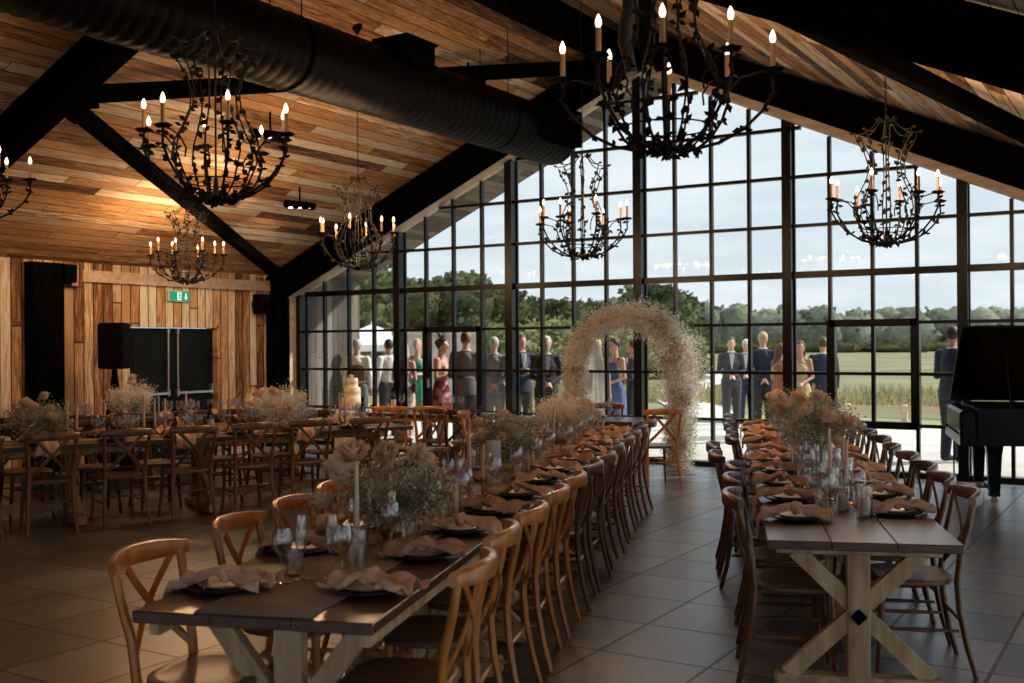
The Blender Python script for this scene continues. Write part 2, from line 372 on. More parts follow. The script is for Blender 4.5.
so = bpy.data.objects.new('sun', sd); col.objects.link(so); so.rotation_euler = V((.55, .55, .63)).to_track_quat('Z', 'Y').to_euler(); so.location = (10, 30, 20)

# ------------------------------------------------------------------ the room
YW = 13.61; X0 = -6.28; DX = .5226; DZ = .6265; XR = -6.15; SL = .45
XC = -5.95
def zc(x, c=5.84): return c - SL * abs(x - XC)
XL, XE = -12.7, 1.6
YB = -4.0
struct('floor', MB().box(((XL + XE) / 2, (YB + YW) / 2, -.1), (XE - XL + .6, YW - YB + .3, .2)), M['floor'])
for nm, xa, xb in (('ceiling_west', XL - .3, XC), ('ceiling_east', XC, XE + .3)):
    b = MB(); b.solid([(xa, YB, zc(xa)), (xb, YB, zc(xb)), (xb, YB, zc(xb) + .2), (xa, YB, zc(xa) + .2)], (0, YW + .05 - YB, 0)); struct(nm, b, M['ceil'])
    b = MB(); b.solid([(xa, YW + .05, zc(xa)), (xb, YW + .05, zc(xb)), (xb, YW + .05, zc(xb) + .2), (xa, YW + .05, zc(xa) + .2)], (0, 1.7, 0)); struct(nm.replace('ceiling', 'ceiling_overhang'), b, M['soff'])
# west wall with the doorway
DY0, DY1, DH = 10.17, 11.9, 1.97
b = MB()
b.box((XL - .15, (YB + 8.5) / 2, 1.5), (.3, 8.5 - YB, 3.0)); b.box((XL - .15, (8.5 + DY0) / 2, 1.5), (.3, DY0 - 8.5, 3.0))
b.box((XL - .15, (DY1 + YW) / 2, 1.5), (.3, YW - DY1, 3.0)); b.box((XL - .15, (DY0 + DY1) / 2, (DH + 3) / 2), (.3, DY1 - DY0, 3 - DH))
struct('wall_west', b, M['wallw'])
b = MB(); b.box((XL - .15, 14.46, 1.7), (.3, 1.7, 3.4)); struct('wall_west_outside', b, M['clad'])
b = MB(); b.box(((XL - 5.0) / 2, YB - .1, 3), (-5.0 - XL, .2, 6)); b.box((1.4, YB - .1, 3), (.4, .2, 6)); b.box((-1.9, YB - .1, 4.4), (6.2, .2, 3.2)); struct('wall_south', b, M['wallw'])
b = MB()
for k in range(7): b.box((-4.97 + k * 1.023, YB - .1, 1.4), (.06, .08, 2.8))
for z in (.03, 1.0, 2.0, 2.77): b.box((-1.9, YB - .1, z), (6.2, .07, .06))
wf = struct('window_9', b, M['mull']); struct('pane', MB().box((-1.9, YB - .1, 1.4), (6.16, .012, 2.76)), M['glass'], wf)  # unseen window behind the camera, added for cool daylight fill
EH = 2.12
b = MB(); b.box((XE + .1, YB + .3, 1.3), (.2, .8, 2.6)); b.box((XE + .1, 13.3, 1.3), (.2, .7, 2.6)); b.box((XE + .1, 4.8, 2.4), (.2, 16.4, .5)); struct('wall_east', b, M['wallw'])
b = MB()
for i in range(15): b.box((XE + .1, -3.27 + i * 1.155, EH / 2), (.08, .06, EH))
for z in (.04, .72, 1.4, EH): b.box((XE + .1, 4.8, z), (.06, 16.2, .05))
wf = struct('window_8', b, M['mull']); struct('pane', MB().box((XE + .1, 4.8, EH / 2), (.012, 16.2, EH)), M['glass'], wf)  # unseen glazing, added and lengthened to bring daylight onto aisle and tables
# inner timber lining of the gable opening, sloped boards and jamb
for nm, sg in (('trim_1', -1), ('trim_2', 1)):
    xe = XL if sg < 0 else XE
    b = MB(); lo = lambda x: 5.36 - SL * abs(x - XR)
    b.solid([(XR, 13.22, lo(XR)), (xe, 13.22, lo(xe)), (xe, 13.22, lo(xe) + .5), (XR, 13.22, lo(XR) + .42)], (0, .44, 0)); struct(nm, b, M['trimw'])
struct('trim_3', MB().box((XL + .06, 13.43, 1.25), (.12, .36, 2.5)), M['trimw'])
struct('trim_4', MB().box((XL + .035, 11.1, 2.62), (.07, 3.7, .16)), M['trimw'])
struct('trim_5', MB().box((XL + .06, 9.27, 2.62), (.12, .18, .3)), M['wallw'])
struct('trim_6', MB().box(((XL + XE) / 2, 13.6, .035), (XE - XL - .3, .16, .07)), M['mull'])
# black recess post and boxed head in the west wall
b = MB(); b.box((XL + .09, 8.79, 1.38), (.18, .46, 2.76)); b.box((XL + .11, 9.1, 2.63), (.22, .18, .24)); struct('pillar_1', b, M['steel'])
# portal frames
def frame(n, y0, y1, d, lo):
    for k, sg in enumerate((-1, 1)):
        xe = XL if sg < 0 else XE
        z = lambda x: lo - SL * abs(x - XC)
        b = MB(); h = d
        for (ya, yb, za, zb) in ((y0, y1, 0, .05), (y0, y1, h - .05, h), ((y0 + y1) / 2 - .04, (y0 + y1) / 2 + .04, .05, h - .05)):
            b.solid([(XC, ya, z(XC) + za), (xe, ya, z(xe) + za), (xe, ya, z(xe) + zb), (XC, ya, z(XC) + zb)], (0, yb - ya, 0))
        struct('beam_%d' % (n * 2 + k), b, M['steel'])
    b = MB(); yc = (y0 + y1) / 2; xx = XL + .14; hh = lo - SL * abs(XL - XC) + .1
    b.box((xx, y0 + .02, hh / 2), (.28, .04, hh)); b.box((xx, y1 - .02, hh / 2), (.28, .04, hh)); b.box((xx, yc, hh / 2), (.05, y1 - y0 - .06, hh)); b.box((xx, yc, .02), (.32, y1 - y0 + .04, .04))
    struct('column_%d' % n, b, M['steel'])
frame(1, 12.92, 13.18, .44, 5.37)
frame(2, 6.48, 6.70, .40, 5.40)
struct('beam_6', MB().box((-6.08, 4.5, 5.42), (.16, 17, .40)), M['steel'])
def brace(n, a, c, w=.13, h=.17):
    b = MB(); b.beam(a, c, w, h, bev=.01)
    for p, q in ((a, c), (c, a)):
        d = (V(q) - V(p)).normalized(); b.beam(V(p) - d * .05, V(p) + d * .25, .03, h * 1.7)
    struct('beam_%d' % n, b, M['steel'])
brace(7, (-9.35, 6.75, zc(-9.35) - .22), (-12.35, 12.95, zc(-12.35) - .22))
brace(8, (-9.25, 6.75, zc(-9.25) - .22), (-6.45, 12.8, zc(-6.45) - .28))
brace(9, (-2.95, 6.75, zc(-2.95) - .16), (.05, 12.95, zc(.05) - .16), .11, .16)
brace(10, (-3.05, 6.75, zc(-3.05) - .22), (-5.85, 12.8, zc(-5.85) - .28))

# ------------------------------------------------------------------ glazed gable
def ztop(x): return 5.34 - SL * abs(x - XR)
bays = [(-12, -8), (-8, -4), (-4, 0), (0, 4), (4, 8), (8, 12)]
xm = lambda k: X0 + DX * k
for n, (k0, k1) in enumerate(bays):
    b = MB(); xa, xb = xm(k0), xm(k1)
    for k in range(k0 + 1, k1):
        x = xm(k); b.box((x, YW, ztop(x) / 2 + .03), (.042, .07, ztop(x) - .04))
    for j in range(1, 9):
        z = DZ * j; h = .085 if j == 4 else .04
        if z > max(ztop(xa), ztop(xb), ztop(XR) if xa < XR < xb else 0) - .05: continue
        lo_x, hi_x = xa, xb
        lim = (5.34 - z) / SL
        lo_x = max(xa, XR - lim); hi_x = min(xb, XR + lim)
        if hi_x - lo_x < .06: continue
        b.box(((lo_x + hi_x) / 2, YW, z), (hi_x - lo_x, .075, h))
    wf = struct('window_%d' % (n + 1), b, M['mull'])
    poly = [(xa, YW + .003, .06), (xb, YW + .003, .06), (xb, YW + .003, ztop(xb))] + ([(XR, YW + .003, ztop(XR))] if xa < XR < xb else []) + [(xa, YW + .003, ztop(xa))]
    g = MB(); g.solid(poly, (0, .01, 0)); struct('pane', g, M['glass'], wf)
for n, k in enumerate((-12, -8, -4, 0, 4, 8, 12)):
    x = xm(k); h = ztop(x) + .04; b = MB()
    b.box((x, YW - .09, h / 2), (.12, .03, h)); b.box((x, YW + .09, h / 2), (.12, .03, h)); b.box((x, YW, h / 2), (.075, .16, h))
    struct('trim_%d' % (n + 7), b, M['mull'])
# opening sash and the glazed door with their heavier frames
def heavy(name, k0, k1, z0, z1, t=.10):
    b = MB(); xa, xb = xm(k0), xm(k1); y = YW - .02
    b.box((xa + t / 2 - .03, y, (z0 + z1) / 2), (t, .12, z1 - z0 + .08)); b.box((xb - t / 2 + .03, y, (z0 + z1) / 2), (t, .12, z1 - z0 + .08))
    b.box(((xa + xb) / 2, y, z1), (xb - xa, .12, t * .9)); b.box(((xa + xb) / 2, y, z0), (xb - xa, .12, t * .9))
    o = struct(name, b, M['mull']); h = MB(); h.box((xa + .1, y - .09, 1.0 if z0 > .3 else 1.05), (.02, .05, .14), bev=.006); h.build('handle', M['silver'], o)
heavy('window_7', 5, 7, DZ, DZ * 3)
heavy('door_2', -7, -5, .04, DZ * 3)
# double door in the west wall
def door():
    y0, y1 = DY0 + .04, DY1 - .04; ym = (y0 + y1) / 2
    b = MB(); x = XL - .02
    b.box((x - .08, DY0 + .02, DH / 2), (.2, .04, DH)); b.box((x - .08, DY1 - .02, DH / 2), (.2, .04, DH)); b.box((x - .08, ym, DH - .02), (.2, DY1 - DY0, .04))
    d = struct('door_1', b, M['wallw'])
    for k, (a, c) in enumerate(((y0, ym - .006), (ym + .006, y1))):
        l = MB(); l.box((x - .1, (a + c) / 2, (DH - .05) / 2), (.05, c - a, DH - .05), bev=.006)
        for zz, hh in ((.5, .62), (1.4, .84)): l.box((x - .07, (a + c) / 2, zz), (.016, c - a - .24, hh), bev=.006)
        lf = struct('leaf', l, M['doorblk'], d)
        t = MB(); yy = ym - .09 if k == 0 else ym + .09
        t.tube([(x - .03, yy, .9), (x - .03, yy, 1.9)], .014, 8); t.box((x - .04, yy, 1.88), (.05, .04, .06)); t.box((x - .04, yy, .96), (.06, .05, .08))
        t.tube([(x - .03, a + .06 if k == 0 else a + .09, .95), (x - .03, c - .09 if k == 0 else c - .06, .95)], .02, 8)
        e = c - .06 if k else a + .06; t.box((x - .045, e, .99), (.06, .05, .16))
        if k == 0: t.tube([(x - .03, (a + c) / 2 + .14, .1), (x - .03, (a + c) / 2 + .14, .95)], .013, 8)
        t.build('panic_bar', M['silver'], lf)
door()
# exit sign
ex = thing('exit_sign', 'green and white running-man exit sign high on the timber wall', 'sign', (XL + .03, 11.07, 2.40))
MB().box((0, 0, 0), (.05, .40, .17), bev=.008).build('housing', plain('sign_housing', (.7, .75, .7), .5), ex)
gm = glow('sign_green', (.02, .26, .12), .8); wm = glow('sign_white', (.8, .95, .85), .75)
MB().box((.027, 0, 0), (.004, .37, .145)).build('face', gm, ex)
b = MB()   # figure, doorway and arrow
b.box((.031, -.005, .0), (.003, .075, .12)); b.build('doorway_symbol', wm, ex)
b = MB(); b.ell((.034, -.005, .042), (.003, .012, .012)); b.beam((.034, -.005, .03), (.034, 0, -.01), .018, .003, up=(1, 0, 0)); b.beam((.034, 0, -.01), (.034, .022, -.045), .012, .003, up=(1, 0, 0)); b.beam((.034, 0, -.01), (.034, -.022, -.04), .012, .003, up=(1, 0, 0)); b.beam((.034, -.004, .022), (.034, .024, .006), .009, .003, up=(1, 0, 0)); b.beam((.034, -.004, .022), (.034, -.026, .01), .009, .003, up=(1, 0, 0))
b.build('running_figure', gm, ex)
b = MB(); b.beam((.031, .12, .04), (.031, .12, -.02), .022, .003, up=(1, 0, 0)); b.solid([(.03, .085, -.015), (.03, .155, -.015), (.03, .12, -.055)], (.003, 0, 0)); b.build('arrow', wm, ex)
# wall speaker in the corner
ws = thing('wall_speaker', 'small black box speaker mounted high in the corner by the glazed gable', 'speaker', (XL + .2, 12.62, 2.32))
MB().box((0, 0, 0), (.2, .2, .32), bev=.012).build('cabinet', M['blackfab'], ws); MB().box((-.14, 0, 0), (.1, .05, .06)).build('bracket', M['steel'], ws)
b = MB(); b.lathe([(.0, .0), (.07, 0), (.075, .012), (.06, .006), (0, -.01)], 16, cap=False); b.xf(Matrix.Rotation(PI / 2, 4, 'Y')); b.xf(Matrix.Translation((.1, 0, -.04))); b.build('driver', M['steel'], ws, 40)
# loudspeaker on a cloth-covered tripod
t = thing('loudspeaker', 'black loudspeaker cabinet raised on a tripod in front of the timber wall', 'speaker', (-11.74, 9.2, 1.36), math.radians(-55))
b = MB(); b.box((0, 0, .3), (.32, .32, .6), bev=.02); b.build('cabinet', M['blackfab'], t)
b = MB(); b.box((0, -.166, .3), (.28, .012, .55), bev=.004); b.build('grille', M['steel'], t)
b = MB(); b.lathe([(.03, 1.355), (.035, 1.3), (.10, .9), (.19, .5), (.29, .06), (.31, .0)], 3, cap=False)
n8 = []
b = MB(); prof = [(.035, 1.35), (.06, 1.15), (.12, .8), (.2, .4), (.3, .0)]
for r_, z_ in prof:
    for k in range(24):
        a = 2 * PI * k / 24; f_ = .62 + .38 * abs(math.cos(1.5 * a)) ** 1.6; n8.append((r_ * f_ * math.cos(a), r_ * f_ * math.sin(a), z_))
b.add(n8, [(i * 24 + k, i * 24 + (k + 1) % 24, (i + 1) * 24 + (k + 1) % 24, (i + 1) * 24 + k) for i in range(4) for k in range(24)])
st = thing('tripod_stand', 'black stretch cloth cover tapering over the tripod under the loudspeaker', 'stand', (-11.74, 9.2, 0), .4)
b.build('cloth_cover', M['blackfab'], st, 40); MB().tube([(0, 0, .0), (0, 0, 1.36)], .018).build('pole', M['steel'], st)
# ventilation duct
du = thing('ventilation_duct', 'long black spiral ventilation duct hanging under the roof slope', 'duct', (-7.0, 0, 4.38))
prof = []; y = -3.9; rows = []
b = MB(); ny = int((12.55 + 3.9) / .045); nn = 28; vs = []
for i in range(ny + 1):
    y = -3.9 + i * .045; rr = .35 + (.010 if i % 3 == 0 else 0) ; rr = .33 if i == ny else rr
    for k in range(nn): a = 2 * PI * k / nn; vs.append((rr * math.cos(a), y, rr * math.sin(a)))
fs = [(i * nn + k, i * nn + (k + 1) % nn, (i + 1) * nn + (k + 1) % nn, (i + 1) * nn + k) for i in range(ny) for k in range(nn)]
fs.append(tuple(ny * nn + k for k in range(nn))); b.add(vs, fs); b.build('pipe', M['duct'], du, 50)
b = MB(); b.box((.16, 9.02, .30), (.42, .5, .26), bev=.01); b.box((.16, 9.02, .435), (.46, .54, .025)); b.build('outlet_box', M['steel'], du)
b = MB(); b.box((.3, 12.0, .05), (.34, .8, .46), bev=.01); b.box((.47, 12.0, .05), (.02, .7, .36)); b.build('outlet_box', M['steel'], du)
for yy in (1.0, 4.2, 7.4, 11.0):
    b = MB(); b.lathe([(.362, -.02), (.362, .02)], 28, cap=False); b.xf(Matrix.Rotation(PI / 2, 4, 'X')); b.xf(Matrix.Translation((0, yy, 0)))
    b.tube([(-.2, yy, .29), (-.2, yy, zc(-7.2) - 4.38)], .006, 6); b.tube([(.2, yy, .29), (.2, yy, zc(-6.8) - 4.38)], .006, 6); b.build('hanger', M['steel'], du)
# dark hanging sleeve under the east slope
hs = thing('hanging_sleeve', 'dark tapered fabric sleeve hanging down from the roof beside the big chandelier', 'sleeve', (-3.87, 8.19, 0))
b = MB(); b.tube([(0.03 * math.sin(k), .02 * math.cos(2 * k), 4.85 - .135 * k) for k in range(8)], [.075 - .004 * k + .006 * (k % 2) for k in range(8)], 12); b.build('sleeve', plain('grey_sleeve', (.03, .03, .028), .8, 0, .4, 9, bump=.4), hs, 50)
# ceiling spotlights
lens = glow('spot_lens', (1, .82, .6), 6)
for n, (p, lab) in enumerate((((-7.45, 11.1, 4.93), 'black triple spotlight clipped to the roof strut above the long duct'), ((-9.1, 9.35, 4.16), 'black triple spotlight under the timber ceiling behind the big chandelier'), ((-10.35, 11.2, 3.62), 'black triple spotlight hanging over the chandelier by the west rafter'))):
    t = thing('spotlight', lab, 'spotlight', p, .9, 'triple spotlights under the roof')
    b = MB(); b.beam((-.22, 0, 0), (.22, 0, -.03), .13, .10, bev=.02); b.tube([(0, 0, .04), (0, 0, zc(p[0]) - p[2])], .012, 6); b.build('bar', M['steel'], t)
    for q in (-.13, 0, .13): b = MB(); b.lathe([(0, -.006), (.028, -.004), (.03, .01), (0, .01)], 10, cap=False); b.xf(Matrix.Translation((q, -.03, -.06))); b.build('lens', lens, t)

for p, aim_, e in (((-10.35, 11.2, 3.5), (-12.7, 11.9, 1.7), 42), ((-9.1, 9.35, 4.05), (-12.7, 9.9, 1.6), 52)):
    ld = bpy.data.lights.new('spotlight_lamp', 'SPOT'); ld.energy = e; ld.spot_size = math.radians(85); ld.spot_blend = .6; ld.color = (1, .72, .46); ld.shadow_soft_size = .05
    lo_ = bpy.data.objects.new('spotlight_lamp', ld); col.objects.link(lo_); lo_.location = p; lo_.rotation_euler = (V(p) - V(aim_)).to_track_quat('Z', 'Y').to_euler()
# ------------------------------------------------------------------ outdoors
def ground_mat(name, stops, sc, rough=.9):
    m, nt, out = newmat(name); p = prin(nt, out, rough, spec=.2); tc = N(nt, 'ShaderNodeTexCoord'); a = N(nt, 'ShaderNodeTexNoise'); a.inputs['Scale'].default_value = sc; a.inputs['Detail'].default_value = 9; a.inputs['Roughness'].default_value = .65
    nt.links.new(tc.outputs['Object'], a.inputs['Vector']); r = ramp(nt, stops); nt.links.new(a.outputs[0], r.inputs[0]); nt.links.new(r.outputs[0], p.inputs['Base Color']); return m
gf = ground_mat('field_grass', [(.32, (.115, .115, .055)), (.5, (.17, .165, .085)), (.68, (.25, .23, .13))], .12)
gl = ground_mat('lawn_grass', [(.3, (.17, .19, .07)), (.5, (.24, .26, .10)), (.7, (.32, .32, .15))], .9)
gp = ground_mat('terrace_stone', [(.3, (.44, .43, .40)), (.5, (.54, .52, .48)), (.7, (.62, .60, .56))], 1.3, .8)
b = MB(); nx, ny = 24, 24; vs = []
for i in range(nx + 1):
    for j in range(ny + 1):
        x = -320 + 460 * i / nx; y = 24 + 400 * (j / ny) ** 1.6; vs.append((x, y, .0 + max(0, y - 60) * .0012 + .25 * noise.noise(V((x * .02, y * .02, 0))) * min(1, (y - 24) / 40)))
b.add(vs, [(i * (ny + 1) + j, (i + 1) * (ny + 1) + j, (i + 1) * (ny + 1) + j + 1, i * (ny + 1) + j + 1) for i in range(nx) for j in range(ny)]); struct('field', b, gf, smooth=60)
struct('lawn', MB().box((-10, 24.3, -.06), (70, 6.0, .1)), gl)
struct('south_ground', MB().box((-4, -16, -.07), (60, 23.6, .14)), gp); struct('east_ground', MB().box((16, 4.7, -.07), (28, 17.6, .14)), gp)
struct('terrace_ground', MB().box((-8, 17.55, -.07), (60, 7.6, .14)), gp)
b = MB(); pts = [(-8.2, 21.0), (-9.7, 24.5), (-12.0, 28.5), (-14.0, 33), (-15.6, 39), (-17.2, 47), (-22, 56)]; vs = []
for k, (x, y) in enumerate(pts): vs += [(x - .75, y, .03 + .001 * k), (x + .75, y, .03 + .001 * k), (x + .7, y, .0), (x - .7, y, .0)]
for k in range(len(pts) - 1): b.add(vs[k * 4:k * 4 + 8], [(0, 1, 5, 4), (1, 2, 6, 5), (3, 0, 4, 7)])
struct('path', b, gp)
# reeds
rr = random.Random(3)
b = MB()
for _ in range(9000):
    x = rr.uniform(-24, 6); y = 27.2 + min(8, abs(rr.gauss(0, 1)) * 4); h = rr.uniform(.12, .42); q = rr.uniform(-.12, .12); a = rr.uniform(0, PI); dx, dy = .03 * math.cos(a), .03 * math.sin(a)
    b.add([(x - dx, y - dy, 0), (x + dx, y + dy, 0), (x + q, y + q * .5, h)], [(0, 1, 2)])
tag(b.build('reed_grass', petals('reeds', [(.3, (.18, .15, .07)), (.5, (.34, .30, .15)), (.7, (.48, .43, .25))], .8)), 'tall pale reeds and rough grass growing beyond the lawn', 'reeds', kind='stuff')
# low post fence
t = thing('low_fence', 'low pale wooden post and rail fence at the lawn edge', 'fence', (-5.6, 22.0, 0))
for k in range(7): MB().box((k * 1.1, 0, .2), (.11, .11, .4), bev=.012).build('post', M['trimw'], t)
MB().box((3.3, 0, .33), (6.8, .05, .09)).build('rail', M['trimw'], t)
# trees
leafm = petals('tree_leaves', [(.3, (.045, .055, .03)), (.5, (.085, .10, .05)), (.7, (.15, .17, .085))], .35, trans=.2)  # tree and shrub leaves lifted and greyed, distance haze mixed into colour
leafl = petals('shrub_leaves', [(.3, (.12, .13, .06)), (.5, (.2, .21, .10)), (.7, (.3, .3, .16))], .35, trans=.2)
bark = plain('tree_bark', (.06, .05, .04), .9, 0, .3, 4)
def crown(b, rnd, w, h, z0, nb=9, nf=2600, fs=.28):
    blobs = []
    for k in range(nb):
        a = rnd.uniform(0, 2 * PI); r = rnd.uniform(0, .33) * w; z = z0 + h * rnd.uniform(.25, .75); s = rnd.uniform(.24, .36)
        blobs.append((V((r * math.cos(a), r * math.sin(a), z)), s * w, s * h * 1.0))
    for c, sw, sh in blobs:
        i0 = len(b.v); b.ell(c, (sw * .93, sw * .93, sh * .93), 14, 10)
        for i in range(i0, len(b.v)):
            p = V(b.v[i]); d = p - c; n = noise.noise(p * 1.1) * .3 + noise.noise(p * 3) * .15; b.v[i] = tuple(c + d * (1 + n))
    for _ in range(nf):
        c, sw, sh = rnd.choice(blobs); d = V((rnd.gauss(0, 1), rnd.gauss(0, 1), rnd.gauss(0, 1))).normalized(); k = rnd.uniform(.9, 1.17)
        b.fleck(c + V((d.x * sw, d.y * sw, d.z * sh)) * k, fs * rnd.uniform(.5, 1), rnd)
def tree(name, lab, x, y, w, h, mat, seed, trunk=True, grp='trees beyond the glass'):
    rnd = random.Random(seed); t = thing(name, lab, 'tree' if trunk else 'shrub', (x, y, 0), 0, grp)
    b = MB(); crown(b, rnd, w, h * (.86 if trunk else 1), h * (.12 if trunk else -.1), 10, 2400, .055 * w); b.build('foliage', mat, t, 60)
    if trunk:
        b = MB(); b.tube([(0, 0, 0), (.1, 0, h * .3), (-.1, .1, h * .6)], [w * .05, w * .035, w * .015], 8)
        for q in range(4): a = q * 1.7; b.tube([(0, 0, h * .25), (w * .2 * math.cos(a), w * .2 * math.sin(a), h * .55)], [w * .02, w * .008], 6)
        b.build('trunk', bark, t)
TR = [(346, 54, 284, 4.4, 'dark broad tree behind the white parasol'), (376, 72, 272, 5.6, 'tall dark tree rising over the white parasol'), (408, 63, 286, 3.6, 'round tree seen above the guest in green'), (452, 80, 270, 6.2, 'tallest domed tree above the grey-suited man'), (486, 64, 284, 4.6, 'leafy tree beside the tallest domed tree'), (522, 90, 297, 6, 'dark tree above the young man in navy'), (560, 72, 303, 5, 'broad tree above the white-haired man'), (600, 98, 307, 6.5, 'pale green tree behind the flower arch crown'), (664, 60, 270, 4.6, 'lone spreading tree just beyond the flower arch')]
def atp(px, z, py=342):
    d = fwd + rt * ((px - 512) / F_PX) - up * ((py - 341.5) / F_PX); p = V((0, 0, 1.65)) + d * z; return p
for k, (px, z, yt, w_, lab) in enumerate(TR):
    p = atp(px, z, yt); tree('tree', lab, p.x, p.y, w_ * 1.15, p.z + .1, leafm, 20 + k)
for k, (px, z, yt, w_, lab) in enumerate([(350, 45, 326, 3.6, 'pale shrub behind the white parasol pole'), (400, 52, 322, 4, 'pale shrub left of the stone garden wall'.replace('left', 'west')), (500, 46, 320, 3.4, 'bushy shrub between the two men in grey and navy'), (548, 54, 318, 4.2, 'large light green shrub behind the white-haired man'), (596, 44, 322, 3.6, 'light green shrub seen through the flower arch'), (660, 50, 320, 4.2, 'shrub beyond the thick side of the flower arch')]):
    p = atp(px, z, yt); tree('shrub', lab, p.x, p.y, w_ * 1.1, p.z, leafl, 60 + k, False, 'shrubs beyond the terrace')
rnd = random.Random(5); b = MB()
hz_ = petals('far_woodland', [(.3, (.10, .115, .085)), (.5, (.15, .165, .12)), (.7, (.22, .23, .165))], .05, trans=.0)  # haze is mixed into these muted tones, the air itself is clear
for k in range(420):
    px = 330 + 800 * k / 419 + rnd.uniform(-8, 8); z = rnd.uniform(215, 300); p = atp(px, z); h = (7.6 + 1.3 * noise.noise(V((px * .012, 0, 0))) + rnd.uniform(-1, .8)) * (1.0 + .22 * max(0, min(1, (800 - px) / 200))); c = V((p.x, p.y, h * .42)); w_ = rnd.uniform(3, 5.5); i0 = len(b.v)
    b.ell(c, (w_, w_, h * .62), 12, 8)
    for i in range(i0, len(b.v)): q = V(b.v[i]); d = q - c; b.v[i] = tuple(c + d * (1 + .35 * noise.noise(q * .25) + .2 * noise.noise(q * .8)))
    for _ in range(26):
        d = V((rnd.gauss(0, 1), rnd.gauss(0, 1), abs(rnd.gauss(0, 1)))).normalized(); b.fleck(c + V((d.x * w_, d.y * w_, d.z * h * .62)) * rnd.uniform(.93, 1.1), rnd.uniform(.35, .8), rnd)
tag(b.build('treeline', hz_, None, 60), 'hazy band of distant woodland along the far edge of the field', 'woodland', kind='stuff')
rnd = random.Random(6); b = MB()
for k in range(160):
    px = 640 + 480 * k / 159; z = rnd.uniform(150, 170); p = atp(px, z); b.ell((p.x, p.y, .6), (rnd.uniform(1.5, 2.5), 1.5, rnd.uniform(.5, .95)), 8, 5)
    for _ in range(14): b.fleck((p.x + rnd.gauss(0, 1.4), p.y + rnd.gauss(0, .5), .4 + abs(rnd.gauss(0, .45))), .4, rnd)
tag(b.build('hedge', petals('far_hedge', [(.3, (.05, .05, .025)), (.6, (.10, .10, .05))], .1), None, 60), 'low dark hedge between the field and the woodland', 'hedge', kind='stuff')
# parasol
p = atp(372, 26, 345); t = thing('garden_parasol', 'large white garden parasol open over the lawn', 'parasol', (p.x, p.y, 0))
b = MB(); n = 8; ring = [(1.16 * math.cos(2 * PI * k / n), 1.16 * math.sin(2 * PI * k / n), 1.66) for k in range(n)]; low = [(x, y, 1.5) for x, y, z in ring]
b.add([(0, 0, 2.16)] + ring + low, [(0, 1 + k, 1 + (k + 1) % n) for k in range(n)] + [(1 + k, 1 + (k + 1) % n, 9 + (k + 1) % n, 9 + k) for k in range(n)]); b.build('canopy', M['white'], t)
MB().tube([(0, 0, 0), (0, 0, 2.22)], .03).build('pole', M['trimw'], t); MB().lathe([(.3, 0), (.3, .06), (.05, .1), (.05, .2)], 16).build('base', M['steel'], t)
for k in range(n): MB().tube([(0, 0, 2.1), ring[k]], .012, 5).build('rib', M['trimw'], t)
# garden wall
a, c = atp(396, 25), atp(481, 24); b = MB(); b.beam((a.x, a.y, .93), (c.x, c.y, .93), .3, 1.86); b.beam((a.x, a.y, 1.9), (c.x, c.y, 1.9), .4, .08)
tag(b.build('garden_wall', ground_mat('garden_stone', [(.3, (.26, .22, .18)), (.5, (.4, .36, .3)), (.7, (.5, .46, .4))], 3)), 'pale stone garden wall standing behind the guests', 'wall', kind='structure')
# small white vehicle far across the field
p = atp(1022, 62); t = thing('utility_vehicle', 'small white utility vehicle parked far out on the field', 'vehicle', (p.x, p.y, .02), .9)
b = MB(); b.box((0, 0, .75), (2.9, 1.35, .5), bev=.08); b.box((-.9, 0, 1.05), (1.0, 1.3, .25), bev=.05); b.build('body', M['white'], t)
b = MB()
for x in (-.2, .95):
    for y in (-.6, .6): b.tube([(x, y, 1.0), (x * .9, y * .95, 1.95)], .04, 6)
b.box((.35, 0, 1.97), (1.5, 1.35, .07), bev=.02); b.build('cab_frame', M['white'], t)
MB().box((.4, 0, 1.5), (1.05, 1.2, .75)).build('windscreen', M['glass'], t)
for x in (-.95, .95):
    for y in (-.66, .66): b = MB(); b.lathe([(0, -.1), (.3, -.1), (.34, -.06), (.34, .06), (.3, .1), (0, .1)], 16, cap=False); b.xf(Matrix.Rotation(PI / 2, 4, 'X')); b.xf(Matrix.Translation((x, y, .34))); b.build('wheel', M['blackfab'], t)
ORD = ['first', 'second', 'third', 'fourth', 'fifth', 'sixth', 'seventh', 'eighth', 'ninth', 'tenth', 'eleventh', 'twelfth', 'thirteenth', 'fourteenth', 'fifteenth', 'sixteenth']
